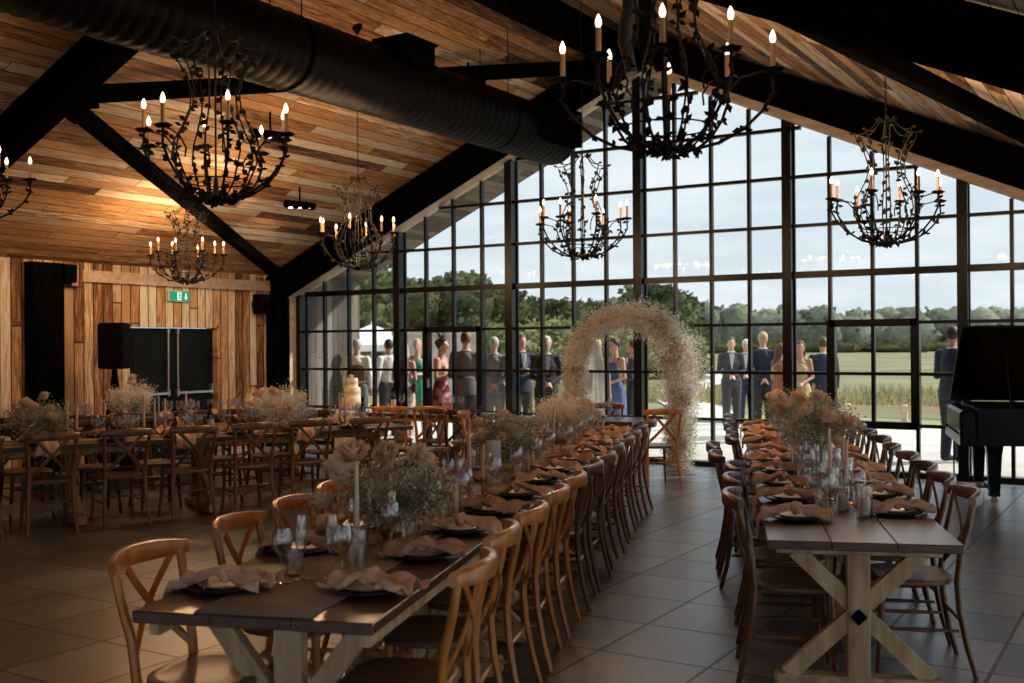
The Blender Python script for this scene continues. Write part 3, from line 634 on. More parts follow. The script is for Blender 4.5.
# ------------------------------------------------------------------ cross-back chair, facing +Y
def make_chair(name, wm, sm):
    t = thing(name, 'x', 'chair')
    b = MB(); pr = []
    for k in range(24):
        a = 2 * PI * k / 24; c_, s_ = math.cos(a), math.sin(a); e = .62
        x = .215 * math.copysign(abs(c_) ** e, c_) * (1 + .08 * s_); y = .205 * math.copysign(abs(s_) ** e, s_); pr.append((x, y))
    rings = [(.93, .438), (1, .446), (1, .462), (.95, .469), (.8, .463), (.4, .459)]
    vs = [(x * f, y * f, z) for f, z in rings for x, y in pr]
    b.add(vs, [(i * 24 + k, i * 24 + (k + 1) % 24, (i + 1) * 24 + (k + 1) % 24, (i + 1) * 24 + k) for i in range(5) for k in range(24)] + [tuple(range(24))[::-1], tuple(120 + k for k in range(24))])
    b.build('seat', sm, t, 50)
    for s in (-1, 1):   # rear leg runs up into the back post
        b = MB(); b.tube([(s * .205, -.275, 0), (s * .195, -.235, .15), (s * .185, -.205, .32), (s * .18, -.195, .46), (s * .186, -.21, .6), (s * .198, -.245, .74), (s * .205, -.265, .845), (s * .205, -.268, .86)], [.013, .0155, .017, .0175, .017, .016, .0155, .013], 8, sx=1.15); b.build('leg', wm, t, 50)
        b = MB(); b.tube([(s * .195, .185, 0), (s * .18, .17, .2), (s * .168, .158, .445)], [.0125, .0165, .019], 8); b.build('leg', wm, t, 50)
    # bent top rail: deep in plan, tall in front view
    b = MB(); P_ = []; m = 12
    for i in range(m + 1):
        u = -1 + 2 * i / m; x = .232 * u; y = -.262 - .078 * (1 - u * u) + .006; z = .865 + .004 * (1 - u * u); hh = .038 - .012 * abs(u) ** 3; tt = .0125
        P_ += [(x, y + (tt + .004) * math.copysign(abs(math.cos(q)) ** .6, math.cos(q)), z + hh * math.copysign(abs(math.sin(q)) ** .6, math.sin(q))) for q in (PI / 8 + 2 * PI * j / 10 for j in range(10))]
    b.add(P_, [(i * 10 + k, i * 10 + (k + 1) % 10, (i + 1) * 10 + (k + 1) % 10, (i + 1) * 10 + k) for i in range(m) for k in range(10)] + [tuple(range(10))[::-1], tuple(m * 10 + k for k in range(10))])
    b.build('top_rail', wm, t, 50)
    for s in (-1, 1):
        b = MB(); pts = []
        for i in range(9):
            u = i / 8; x = s * (.178 - .32 * u - .0 * u); z = .5 + .345 * u; y = -.2 - .062 * u - .03 * math.sin(PI * u) - s * .006; pts.append((x, y, z))
        b.tube(pts, .0145, 6, sx=.5, sy=1.2, up=(0, 1, 0)); b.build('cross_slat', wm, t, 50)
    for a, c in (((-.186, -.2, .22), (-.18, .17, .22)), ((.186, -.2, .22), (.18, .17, .22)), ((-.175, .165, .3), (.175, .165, .3)), ((-.185, -.2, .28), (.185, -.2, .28))):
        b = MB(); mid = (V(a) + V(c)) / 2; b.tube([a, mid, c], [.008, .0115, .008], 6); b.build('stretcher', wm, t, 50)
    return t
chair_a = make_chair('dining_chair', M['chair'], M['seat'])
chair_h = make_chair('dining_chair', M['hchair'], M['seat'])
chair_w = make_chair('dining_chair', M['wchair'], M['seat'])
chair_d = make_chair('dining_chair', M['dchair'], M['seat'])

class Row:
    """a straight line of tables: origin at the middle of the near end, local y runs away along it"""
    def __init__(s, o, deg, W, L): s.o = V((o[0], o[1], 0)); s.a = math.radians(deg); s.W = W; s.L = L
    def p(s, x, y, z=0):
        c, q = math.cos(s.a), math.sin(s.a); return V((s.o.x + x * c - y * q, s.o.y + x * q + y * c, z))
MID = Row((-2.585, 2.54), 19, .86, 7.7); RGT = Row((-1.165, 4.855), 20.4, .84, 6.9)
WA = Row((-9.66, 4.75), -24, .84, 5.35); WB = Row((-11.6, 6.43), -24, .84, 4.7)

def trestle(t, y, W, inward=1, fw=None):
    fw = fw or W
    b = MB(); b.box((0, y, .36), (.105, .07, .64), bev=.006); b.box((0, y, .69), (W - .1, .075, .06), bev=.005); b.build('post', M['rawwood'], t)
    for s in (-1, 1):
        b = MB(); yy = y + .004 * s; b.beam((s * (W / 2 - .09), yy, .10), (s * .04, yy, .37), .055, .085, up=(0, 1, 0)) if 0 else None
        b.beam((s * (fw / 2 - .10), yy + .0, .09), (-s * (W / 2 - .14), yy, .67), .075, .05, up=(0, 1, 0)); b.build('diagonal_brace', M['rawwood'], t)
    b = MB(); b.box((0, y, .05), (fw - .08, .11, .09), bev=.014); b.build('foot', M['rawwood'], t)
    b = MB(); n = 4; b.box((0, 0, 0), (.055, .014, .055), M=Matrix.Rotation(PI / 4, 3, 'Y'), bev=.004); b.xf(Matrix.Translation((0, y - inward * .044, .375))); b.build('bolt_plate', M['steel'], t)
def make_table(name, W, L, wm, ys, fw=None, inset=.05, short=.12):
    """ys: where the trestles stand, from the middle"""
    t = thing(name, 'x', 'table')
    b = MB(); wp = W / 3
    for k in range(3): b.box((-W / 2 + wp * (k + .5), 0, .74), (wp - .003, L - .004, .04), bev=.004)
    b.build('tabletop', wm, t)
    for sx in (-1, 1): b = MB(); b.box((sx * (W / 2 - inset), 0, .70), (.035, L - short, .07)); b.build('side_rail', M['rawwood'], t)
    for i, y in enumerate(ys): trestle(t, y, W, 1 if i == 0 else -1, fw if i == 0 else None)
    b = MB(); b.box((0, sum(ys) / 2, .16), (.06, abs(ys[-1] - ys[0]) - .08, .09), bev=.006); b.build('floor_stretcher', M['rawwood'], t)
    return t
def row_tables(row, cuts, tr, lab, grp, fw=None):
    for k in range(len(cuts) - 1):
        c = (cuts[k] + cuts[k + 1]) / 2; L = cuts[k + 1] - cuts[k] - .01
        place(make_table('trestle_table', row.W, L, M['dwood'], [y - c for y in tr[k]], fw if k == 0 else None, *((.05, .12) if row is MID else (.13, .62))), row.p(0, c), row.a, lab[k], grp)
row_tables(MID, (0, 2.26, 4.12, 5.9, 7.75), ((.33, 1.96), (2.57, 3.81), (4.43, 5.69), (6.32, 6.98)), ['dark-topped trestle table at the near end of the middle row', 'trestle table second along the middle row', 'trestle table third along the middle row', 'trestle table at the glass end of the middle row'], 'trestle tables of the middle row', .5)
row_tables(RGT, (0, 2.6, 4.6, 6.9), ((.27, 2.30), (2.95, 4.22), (4.89, 6.18)), ['trestle table with pale crossed legs at the near end of the row by the piano', 'trestle table in the centre of the row by the piano', 'trestle table at the glass end of the row by the piano'], 'trestle tables of the piano row')
row_tables(WA, (0, 2.67, 5.35), ((.65, 1.89), (3.13, 4.99)), ['dark trestle table at the camera end of the row before the west wall', 'dark trestle table at the cake end of the row before the west wall'], 'trestle tables of the west row')
row_tables(WB, (0, 2.35, 4.7), ((.66, 1.9), (2.52, 4.38)), ['dark trestle table against the timber wall, by the loudspeaker', 'dark trestle table against the timber wall, towards the cake'], 'trestle tables along the timber wall')
def runner(row, w, lab):
    b = MB(); m = 40
    vs = []
    for i in range(m + 1):
        y = .02 + (row.L - .04) * i / m
        for x in (-w / 2, 0, w / 2): vs.append(tuple(row.p(x + .006 * math.sin(y * 3.1), y, .7615 + .0012 * math.sin(y * 9 + x * 7))))
    b.add(vs, [(i * 3 + k, i * 3 + k + 1, (i + 1) * 3 + k + 1, (i + 1) * 3 + k) for i in range(m) for k in (0, 1)])
    o = b.build('table_runner', M['runner'], None, 60); sdm = o.modifiers.new('s', 'SOLIDIFY'); sdm.thickness = .0025; sdm.offset = 1
    tag(o, lab, 'table runner', 'taupe linen runners')
runner(MID, .42, 'taupe linen runner laid down the middle row of tables')
runner(WA, .36, 'taupe linen runner on the row before the west wall')
runner(WB, .36, 'taupe linen runner on the tables along the timber wall')

# ------------------------------------------------------------------ place settings
def mk_plate():
    t = thing('dinner_plate', 'x', 'plate')
    b = MB(); b.lathe([(.0, .004), (.07, .004), (.075, 0), (.085, .0), (.13, .014), (.138, .02), (.136, .023), (.12, .016), (.085, .010), (0, .010)], 28, cap=False); b.build('charger', M['plate'], t, 50)
    b = MB(); b.lathe([(0, .014), (.055, .012), (.07, .013), (.10, .026), (.104, .030), (.1, .031), (.07, .018), (0, .017)], 26, cap=False); b.build('side_plate', M['dish'], t, 50)
    return t
def mk_napkin(seed, drop=0, L=.36):
    rnd = random.Random(seed); b = MB(); nu, nv = 26, 12; vs = []
    ph = [rnd.uniform(0, 6.28) for _ in range(6)]
    for i in range(nu + 1):
        u = -1 + 2 * i / nu; k = abs(u + .05 * math.sin(ph[0])); wd = .028 + .068 * min(1, k * 1.25) ** .8; x = L / 2 * u * (1 if u > 0 else (.62 if drop else .9))
        zb = .038 + .030 * math.exp(-(u / .28) ** 2) - .010 * k
        y0 = .018 * math.sin(u * 2.4 + ph[1])
        for j in range(nv + 1):
            v = -1 + 2 * j / nv
            fold = .024 * math.sin(v * 5.5 + ph[2] + u * 2.2) * (1 - .25 * k) + .013 * math.sin(v * 11 + ph[3] - u * 5) + .012 * math.cos(v * 1.6)
            xx, zz = x + .012 * math.sin(v * 4 + ph[4]) * k, max(.006, zb + fold * min(1, .35 + k))
            if drop and xx > .16: zz = max(.004, zz * (1 - min(1, (xx - .16) / .03)) + .004) if xx < .19 else .004 - (xx - .19); xx = min(xx, .19 + .006 * math.sin(v * 9 + ph[2]))
            vs.append((xx, y0 + wd * v * (1 + .12 * math.sin(ph[5] + u * 6)), zz))
    b.add(vs, [(i * (nv + 1) + j, (i + 1) * (nv + 1) + j, (i + 1) * (nv + 1) + j + 1, i * (nv + 1) + j + 1) for i in range(nu) for j in range(nv)])
    # the knot: a soft band wrapped round the middle
    kn = []
    for i in range(13):
        a = 2 * PI * i / 12; kn.append((.016 * math.sin(a * 2 + ph[1]), .036 * math.cos(a), .058 + .017 * math.sin(a)))
    b.tube(kn[:-1], [.0155 + .005 * math.sin(3 * i + ph[0]) for i in range(12)], 8, closed=True, cap=False)
    me = b.mesh('napkin', M['napkin'], 70); o = bpy.data.objects.new('napkin', me); col.objects.link(o); o['category'] = 'napkin'
    sm = o.modifiers.new('s', 'SOLIDIFY'); sm.thickness = .003; return o
plate0 = mk_plate()
naps = [mk_napkin(1), mk_napkin(2, 1, .54), mk_napkin(3), mk_napkin(4, 1, .58)]
def glass_proto(name, cat, prof, n=16):
    b = MB(); b.lathe(prof, n, cap=False); o = bpy.data.objects.new(name, b.mesh(name, M['crystal'], 60)); col.objects.link(o); o['category'] = cat; return o
wine0 = glass_proto('wine_glass', 'glass', [(.0, .001), (.036, .001), (.037, .003), (.008, .008), (.0042, .015), (.0042, .095), (.012, .103), (.032, .125), (.040, .15), (.0385, .18), (.032, .212), (.0308, .212), (.037, .18), (.0385, .15), (.031, .127), (.011, .106), (0, .104)])
flute0 = glass_proto('champagne_flute', 'glass', [(.0, .001), (.032, .001), (.033, .003), (.006, .008), (.004, .014), (.004, .09), (.014, .10), (.023, .13), (.024, .18), (.021, .235), (.0198, .235), (.0228, .18), (.0218, .13), (.012, .103), (0, .10)])
tumb0 = glass_proto('water_tumbler', 'glass', [(.0, .002), (.03, .002), (.032, .005), (.037, .098), (.0355, .098), (.031, .010), (0, .010)])
def one(proto, loc, rz, label, group=None, sc=None):
    if proto.name in USED: o = proto.copy(); col.objects.link(o)
    else: USED.add(proto.name); o = proto
    o.location = loc; o.rotation_euler = (0, 0, rz); o['label'] = label
    if group: o['group'] = group
    if sc: o.scale = (sc,) * 3
    return o
rs = random.Random(21)
def settle(row, side, ys, rowname, sidename, chairs, extra_out=None, off=-.09, skip_chair=(), zt=.762, glasses=True, gsel=(0, 1, 2), chproto=None, plates=True, rev=False):
    n = len(ys)
    for i, y in enumerate(ys):
        nm = ORD[i] if not rev else ORD[i]
        where = '%s %s' % (nm, '%s side of the %s' % (sidename, rowname))
        eo = (extra_out or {}).get(i, 0)
        if chairs and i not in skip_chair:
            x = side * (row.W / 2 + off + eo + rs.uniform(-.015, .015)); rz = row.a + side * PI / 2 + rs.uniform(-.06, .06)
            pr_ = chproto if chproto else (chair_h if row is MID and i < 5 else (chair_w if row is RGT and i > 0 else chair_a))
            place(pr_, row.p(x, y + rs.uniform(-.015, .015)), rz, '%s cross-back chair, %s seat on the %s side of the %s' % ('dark' if pr_ in (chair_d, chair_w) else ('warm-lit brown' if pr_ is chair_h else 'wooden'), nm, sidename, rowname), 'cross-back chairs at the ' + rowname)
        if plates:
            q = row.p(side * (row.W / 2 - .165), y, zt)
            place(plate0, q, rs.uniform(0, 6), 'dark dinner plate, %s place on the %s side of the %s' % (nm, sidename, rowname), 'plates on the ' + rowname)
            k = (i * 3 + (1 if side > 0 else 0)) % 4 if i else (1 if side < 0 else 0)
            rzn = row.a + (0 if side > 0 else PI) + rs.uniform(-.45, .45) * (.1 if k % 2 else 1)
            one(naps[k], q + V((0, 0, .0)), rzn, 'knotted terracotta napkin, %s place on the %s side of the %s' % (nm, sidename, rowname), 'napkins on the ' + rowname, 1.0)
        if glasses:
            dx = side * (row.W / 2 - .33)
            for g, (gx, gy) in zip(gsel, ((0, .13), (side * -.045, .205), (side * .02, .265))):
                pr2, gn, gc = ((wine0, 'stemmed wine glass', 'wine glasses'), (flute0, 'tall champagne flute', 'champagne flutes'), (tumb0, 'clear water tumbler', 'water tumblers'))[g]
                one(pr2, row.p(dx + gx + rs.uniform(-.012, .012), y + gy + rs.uniform(-.02, .02), zt + .001), rs.uniform(0, 6), '%s by the %s place on the %s side of the %s' % (gn, nm, sidename, rowname), '%s on the %s' % (gc, rowname), rs.uniform(.97, 1.06))
ysM = [.42, 1.05, 1.66, 2.26, 2.88, 3.5, 4.12, 4.75, 5.38, 6.0, 6.65, 7.3]
settle(MID, 1, ysM, 'middle row', 'aisle', True, off=-.09, extra_out={0: .05})
settle(MID, -1, [.36, 1.08] + ysM[2:], 'middle row', 'west', True, off=-.11)
ysR = [.60, 1.25, 1.88, 2.58, 3.24, 3.9, 4.55, 5.2, 5.86, 6.5]
settle(RGT, -1, ysR, 'piano row', 'aisle', True, off=-.16, extra_out={3: .12, 4: .14})
settle(RGT, 1, [.84, 1.46, 2.02, 2.64, 3.29, 3.92, 4.57, 5.22, 5.86, 6.5], 'piano row', 'east', True, off=-.10)
ysA = [.34 + .62 * k for k in range(8)]
settle(WA, 1, ysA, 'west row', 'aisle', True, off=-.0, chproto=None, gsel=(0, 1, 0))
settle(WA, -1, ysA, 'west row', 'wall', True, off=.0, gsel=(0, 1, 0), chproto=chair_d)
ysB = [.35 + .62 * k for k in range(7)]
settle(WB, 1, ysB, 'timber-wall row', 'aisle', True, off=.02, chproto=chair_d, gsel=(0, 1, 0))
settle(WB, -1, ysB, 'timber-wall row', 'wall', False, gsel=(0, 1, 0))
for row, rn, ys in ((WA, 'west row', ysA), (WB, 'timber-wall row', ysB), (MID, 'middle row', ysM[2:])):
    for i, y in enumerate(ys):
        for sx in (-1, 1):
            one(wine0, row.p(sx * (.15 + rs.uniform(-.02, .02)), y - .06 + rs.uniform(-.03, .03), .7655), 0, 'second stemmed wine glass, %s along the %s side of the %s' % (ORD[i], 'aisle' if sx > 0 else 'west', rn), 'wine glasses on the ' + rn, rs.uniform(.98, 1.1))
# end chairs of the rows
place(chair_a, WA.p(-.05, WA.L + .30), WA.a + PI, 'warm brown chair at the cake end of the west row', 'cross-back chairs at the row ends')
# top table under the arch
HT = Row((-6.86, 11.02), 15 - 90 + 0, .82, 1.6); HT.a = math.radians(-75)
t0 = make_table('top_table', .80, 1.6, M['dwood'], (-.56, .56)); place(t0, HT.p(0, .80), HT.a, 'short top table standing in front of the flower arch')
b = MB(); 
settle(HT, -1, [.54, 1.06], 'top table', 'arch', True, off=.10)
for x, y, rz, pr_, lab in ((*atp(488, 11.95).to_2d(), -1.15, chair_h, 'light brown chair drawn up at the west end of the top table'), (*atp(463, 12.75).to_2d(), .5, chair_d, 'dark chair standing alone between the west row and the top table'), (*atp(655, 12.5).to_2d(), .8, chair_h, 'light brown chair beside the foot of the flower arch')):
    place(pr_, (x, y, 0), rz, lab, 'cross-back chairs around the top table')
# small table by the glass door
DT = Row((-9.1, 11.42), -90, .8, 1.7)
t0 = make_table('side_table', .78, 1.7, M['dwood'], (-.55, .55)); place(t0, DT.p(0, .85), DT.a, 'side table with bottle and glasses in front of the glazed door')
for x, y, rz, lab in ((*atp(394, 13.4).to_2d(), .45, 'light brown chair tucked at the side table by the glazed door'), (*atp(433, 13.35).to_2d(), .5, 'light brown cross-back chair at the free end of the side table')):
    place(chair_h, (x, y, 0), rz, lab, 'cross-back chairs at the side table')
for k in range(6):
    one(wine0, DT.p(-.12 + .1 * (k % 3), .25 + .22 * k, .761), 0, 'stemmed wine glass, %s from the wall on the side table' % ORD[k], 'wine glasses on the side table', 1.05)
# ------------------------------------------------------------------ candles
def taper(name_label, loc, h, m=None, lean=0, holder='brass', group=None):
    t = thing('taper_candle', name_label, 'candle', loc, rs.uniform(0, 6), group)
    b = MB(); b.lathe([(.0, 0), (.04, 0), (.042, .004), (.012, .012), (.008, .05), (.014, .06), (.009, .07), (.016, .085), (.0165, .105), (.0, .105)], 14, cap=False); b.build('holder', M['brass'] if holder == 'brass' else M['crystal'], t, 50)
    b = MB(); b.tube([(0, 0, .1), (lean * .5, 0, .1 + h * .5), (lean, 0, .1 + h)], [.0125, .011, .0085], 10); w_ = b.build('wax', m or M['taper'], t, 50)
    MB().tube([(lean, 0, .1 + h), (lean + .001, 0, .112 + h)], .0012, 5).build('wick', M['blackfab'], w_); return t
def votive(label, loc, h, group):
    t = thing('votive_candle', label, 'candle', loc, 0, group)
    r = .032 if h < .12 else .04
    b = MB(); b.lathe([(0, .003), (r - .003, .003), (r, .006), (r, h), (r - .002, h), (r - .002, .008), (0, .008)], 16, cap=False); b.build('glass_cylinder', M['crystal'], t, 50)
    b = MB(); b.lathe([(.0, .009), (.024, .009), (.024, h * .62), (.0, h * .6)], 14, cap=False); b.build('wax', M['cream'], t, 50)
for i, (x, y, h) in enumerate([(-.05, 1.12, .27), (.03, 1.32, .21), (.02, 2.75, .25), (.07, 2.86, .2), (-.05, 3.0, .28), (.0, 4.35, .24), (.06, 5.2, .27), (-.04, 6.5, .25)]):
    taper('peach taper candle in a brass holder, %s along the middle row' % ORD[i], MID.p(x, y, .765), h, M['cream'] if i in (0,) else None, .008, 'brass', 'taper candles on the middle row')
for i, (x, y, h) in enumerate([(-.02, 1.35, .30), (.05, 1.2, .24), (.12, 2.0, .2), (-.06, 3.4, .26), (.05, 4.6, .24), (.0, 5.6, .25)]):
    taper('peach taper candle in a brass holder, %s along the piano row' % ORD[i], RGT.p(x, y, .761), h, M['cream'] if i == 0 else None, -.01, 'brass', 'taper candles on the piano row')
for i, (x, y, h) in enumerate([(.02, 1.85, .28), (-.06, 1.95, .22), (.04, 2.55, .3), (-.03, 2.68, .26), (.05, 2.75, .27), (.03, 4.65, .27), (-.05, 4.75, .22)]):
    taper('peach taper candle, %s along the west row' % ORD[i], WA.p(x, y, .765), h, None, .005, 'brass', 'taper candles on the west row')
for i, (x, y, h) in enumerate([(.02, .9, .27), (-.05, 1.2, .22), (.04, 3.0, .24), (.0, 3.9, .25)]):
    taper('peach taper candle, %s along the timber-wall row' % ORD[i], WB.p(x, y, .765), h, None, .005, 'brass', 'taper candles on the timber-wall row')
for nm, row, ys in (('middle row', MID, (.75, .95, 1.95, 2.15, 3.25, 3.6, 4.0, 4.9, 5.6, 6.1, 6.9)), ('piano row', RGT, (.75, .95, 1.55, 2.3, 2.6, 3.1, 4.2, 5.0, 6.0)), ('west row', WA, (.4, 1.5, 2.2, 3.0, 3.3, 5.0))):
    for i, y in enumerate(ys):
        votive('clear glass cylinder holding a cream candle, %s along the %s' % (ORD[i], nm), row.p(.11 * math.sin(i * 2.1 + 1), y, .765 if row is not RGT else .761), .10 + .06 * (i % 3 == 0) + .03 * (i % 2), 'candles in glass on the ' + nm)
# ------------------------------------------------------------------ bottles, jug
def bottle(label, loc, group='wine bottles on the tables'):
    t = thing('wine_bottle', label, 'bottle', loc, rs.uniform(0, 6), group)
    b = MB(); b.lathe([(0, .004), (.03, 0), (.037, .004), (.0375, .18), (.034, .2), (.016, .235), (.0145, .29), (.0165, .292), (.0165, .302), (.012, .304), (0, .304)], 18, cap=False); b.build('body', M['bottle'], t, 50)
    b = MB(); b.lathe([(.0380, .06), (.0380, .15)], 18, cap=False); b.build('label', M['blab'], t, 50)
    b = MB(); b.lathe([(.0172, .262), (.0172, .306), (0, .307)], 14, cap=False); b.build('capsule', M['blackfab'], t, 50)
bottle('dark wine bottle standing among the flowers of the middle row', MID.p(-.1, 2.35, .765))
bottle('dark wine bottle on the side table by the glazed door', DT.p(-.1, .12, .761))
bottle('dark wine bottle on the top table in front of the arch', HT.p(.05, .80, .761))
bottle('dark wine bottle in the far half of the middle row', MID.p(.08, 4.15, .765))
bottle('dark wine bottle halfway along the west row', WA.p(.08, 3.2, .765))
bottle('dark wine bottle near the cake end of the west row', WA.p(-.02, 4.95, .765))
t = thing('water_carafe', 'frosted white glass vase with a stem on the middle row', 'vase', MID.p(.0, 3.42, .765))
b = MB(); b.lathe([(0, .002), (.045, .002), (.046, .006), (.012, .02), (.01, .06), (.035, .08), (.048, .12), (.05, .27), (.047, .27), (.044, .12), (.0, .085)], 18, cap=False); b.build('vase_bowl', plain('frosted_glass', (.6, .64, .68), .35, 0, .05, 6), t, 50)
# ------------------------------------------------------------------ flowers
def rose(b, c, r, rnd):
    c = V(c); ax = V((rnd.gauss(0, .5), rnd.gauss(0, .5), 1)).normalized(); q = ax.to_track_quat('Z', 'Y').to_matrix()
    for ring, (n, rad, hh, op) in enumerate(((3, .35, .9, .15), (5, .6, .8, .35), (6, .85, .62, .6), (7, 1.05, .4, .95))):
        for k in range(n):
            a = 2 * PI * k / n + ring * .5 + rnd.uniform(-.1, .1); P_ = []
            for i in range(4):
                v = i / 3; rr_ = rad * (.25 + .75 * v ** (.6 + .3 * op)) ; z = -.5 + (hh + .5) * v - op * .25 * v ** 4
                for j in range(5):
                    w_ = (-1 + j / 2) * (PI / n) * 1.35 * (math.sin(PI * (.12 + .8 * v)) ** .5); cu = 1 + .08 * math.cos(w_ * 3)
                    P_.append(c + q @ V((rr_ * cu * math.cos(a + w_), rr_ * cu * math.sin(a + w_), z - .1 * abs(-1 + j / 2) ** 2 * v)) * r)
            b.add(P_, [(i * 5 + j, i * 5 + j + 1, (i + 1) * 5 + j + 1, (i + 1) * 5 + j) for i in range(3) for j in range(4)])
def arrangement(label, loc, w, h, d, seed, roses, nf=2600, vase=.12, rz=0, fs=.0098, lift=.0):
    nf = int(nf * (1.25 if lift else 1.5))
    rnd = random.Random(seed); t = thing('flower_arrangement', label, 'flowers', loc, rz, 'table flower arrangements')
    b = MB(); b.lathe([(0, 0), (.045, 0), (.06, .02), (.062, vase * .6), (.05, vase), (.046, vase), (.055, vase * .6), (.05, .01), (0, .01)], 18, cap=False); b.build('vase', M['crystal'] if lift else M['brass'], t, 50)
    b = MB(); heads = []
    zc_ = vase + h * .42
    for k in range(60):
        dd = V((rnd.gauss(0, 1), rnd.gauss(0, 1), rnd.gauss(.25, .8))).normalized(); rad = rnd.uniform(.45, 1.05); heads.append(V((dd.x * w * .5 * rad, dd.y * d * .5 * rad, zc_ + dd.z * h * .5 * rad)))
    for p in heads[:44]: b.tube([(rnd.uniform(-.02, .02), rnd.uniform(-.02, .02), vase * .5), (p.x * .5, p.y * .5, vase * .6 + p.z * .45), tuple(p)], .0016, 3, cap=False)
    b.build('stems', M['stem'], t)
    b = MB()
    for k in range(nf):
        p = rnd.choice(heads); s_ = .045; b.fleck((p.x + rnd.gauss(0, s_), p.y + rnd.gauss(0, s_), max(.02, p.z + rnd.gauss(0, s_))), fs * rnd.uniform(.5, 1.1), rnd)
    b.build('gypsophila', M['euc'] if lift or seed in (1, 2, 8) else M['gypt'], t)
    for (x, y, z, r, cr_) in roses:
        b = MB(); rose(b, (x * w * .5, y * d * .5, vase + z * h), r * 1.25, rnd); b.build('rose', M['rosec'] if cr_ else M['rose'], t, 60)
        
def rr_(n, seed, rmin=.032, rmax=.05):
    rnd = random.Random(seed); o = []
    for k in range(n): a = rnd.uniform(0, 2 * PI); q = rnd.uniform(.3, 1.05); o.append((math.cos(a) * q, math.sin(a) * q, rnd.uniform(.35, 1.0), rnd.uniform(rmin, rmax), k % 3 == 1))
    return o
arrangement('large low cloud of gypsophila and peach roses at the near end of the middle row', MID.p(0.0, 1.45, .765), .44, .27, .42, 1, [(-.9, -.7, .95, .058, 1), (-1.15, -.1, .75, .055, 0), (-.55, -.9, 1.2, .06, 0), (.3, .9, 1.05, .05, 1), (.6, .5, .95, .05, 0), (-.2, .2, 1.12, .05, 1), (-1.2, -.9, .4, .05, 1)], 4200, .08, MID.a)
arrangement('mixed peach roses and dried gypsophila halfway along the middle row', MID.p(0, 3.75, .765), .42, .28, .52, 2, [(-.5, -.6, .6, .05, 0), (.1, -.8, .55, .045, 0), (-.9, .2, .8, .045, 0), (.4, .3, .8, .04, 1), (-.2, .6, 1.0, .04, 0)], 3400, .12, MID.a)
arrangement('tall bronze and cream flower cloud at the arch end of the middle row', MID.p(-.03, 6.05, .765), .44, .28, .52, 3, rr_(9, 31), 4600, .14, MID.a)
arrangement('small gypsophila posy before the top table', MID.p(-.02, 7.2, .765), .3, .2, .28, 4, rr_(4, 32), 2000, .1, MID.a)
arrangement('big bouquet of peach roses and eucalyptus nearer the camera on the piano row', RGT.p(.03, 2.55, .761), .46, .34, .5, 5, [(-.4, -.7, .8, .05, 0), (.2, -.8, .65, .055, 0), (.7, -.5, .55, .045, 0), (.9, .1, .5, .05, 1), (-.6, .1, 1.0, .05, 0), (.1, .4, .95, .045, 1), (.35, -.85, .2, .04, 0), (-.1, -.3, 1.05, .04, 1)], 4200, .17, RGT.a, lift=1)
arrangement('second bouquet of bronze roses behind the big one on the piano row', RGT.p(-.03, 4.35, .761), .42, .30, .5, 6, rr_(7, 33), 3000, .16, RGT.a, lift=1)
arrangement('rose and green posy at the glass end of the piano row', RGT.p(0, 6.2, .761), .4, .24, .45, 7, rr_(5, 34), 1800, .12, RGT.a, lift=1)
arrangement('peach roses and grey-green gypsophila at the camera end of the west row', WA.p(-.02, 1.62, .765), .5, .26, .55, 8, [(.2, .1, 1.25, .045, 0), (-.3, -.4, 1.0, .05, 0), (.5, -.3, .9, .045, 0), (-.9, -.2, .6, .05, 0), (-.6, .4, .75, .04, 1), (.9, .2, .55, .04, 1)], 3000, .1, WA.a)
arrangement('round cloud of gypsophila and blush roses towards the cake on the west row', WA.p(.0, 3.95, .765), .56, .34, .6, 9, rr_(9, 35), 4200, .1, WA.a)
arrangement('domed gypsophila cloud with one cream rose on the timber-wall row', WB.p(.0, 2.35, .765), .52, .36, .5, 10, [(.25, 0, 1.15, .045, 1), (-.3, .1, 1.0, .04, 1), (.1, -.6, .6, .04, 0)], 3200, .1, WB.a)
# ------------------------------------------------------------------ flower arch
rnd = random.Random(77)
A0, A1 = V((-6.62, 12.35, 0)), V((-5.44, 12.98, 0)); ad = (A1 - A0).normalized(); aw = (A1 - A0).length
t = thing('flower_arch', 'tall round-topped arch covered in dried cream and bronze gypsophila', 'flower arch', (A0.x, A0.y, 0), math.atan2(ad.y, ad.x))
path = []
for i in range(61):
    u = i / 60
    if u < .36: q = (0 - .02 + .03 * math.sin(u * 9), u / .36 * 1.42)
    elif u > .64: q = (aw + .03 * math.sin(u * 11), (1 - u) / .36 * 1.42)
    else: a = PI * (1 - (u - .36) / .28); q = (aw / 2 + aw / 2 * math.cos(a), 1.42 + .58 * math.sin(a))
    path.append(V((q[0], 0, q[1])))
MB().tube(path, .018, 8).build('hoop', M['steel'], t, 50)
b = MB(); bw = MB()
for k in range(64000):
    i = rnd.uniform(0, 60); j = int(i); p = path[j].lerp(path[min(j + 1, 60)], i - j); u = i / 60
    th = .165 if u < .36 else (.19 + .13 * max(0, 1 - abs(u - .66) / .2)); th *= 1 + .25 * noise.noise(V((p.x * 4, 3, p.z * 4)))
    if u > .7: th = (.20 + .05 * noise.noise(V((p.x * 4, 3, p.z * 4))))
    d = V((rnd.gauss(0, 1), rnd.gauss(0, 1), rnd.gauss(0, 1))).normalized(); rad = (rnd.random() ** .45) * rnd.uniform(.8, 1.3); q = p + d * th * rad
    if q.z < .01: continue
    outer = rad > .93 + .35 * noise.noise(q * 5 + V((9, 0, 0))) - (.22 if u > .55 else 0) * (1 if d.x > -.2 else 0)  # florets whiten outward and sunward: sunlight is put into their colour
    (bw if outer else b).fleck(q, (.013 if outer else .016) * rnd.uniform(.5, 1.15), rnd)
bw.build('sunlit_white_gypsophila', M['gypw'], t)
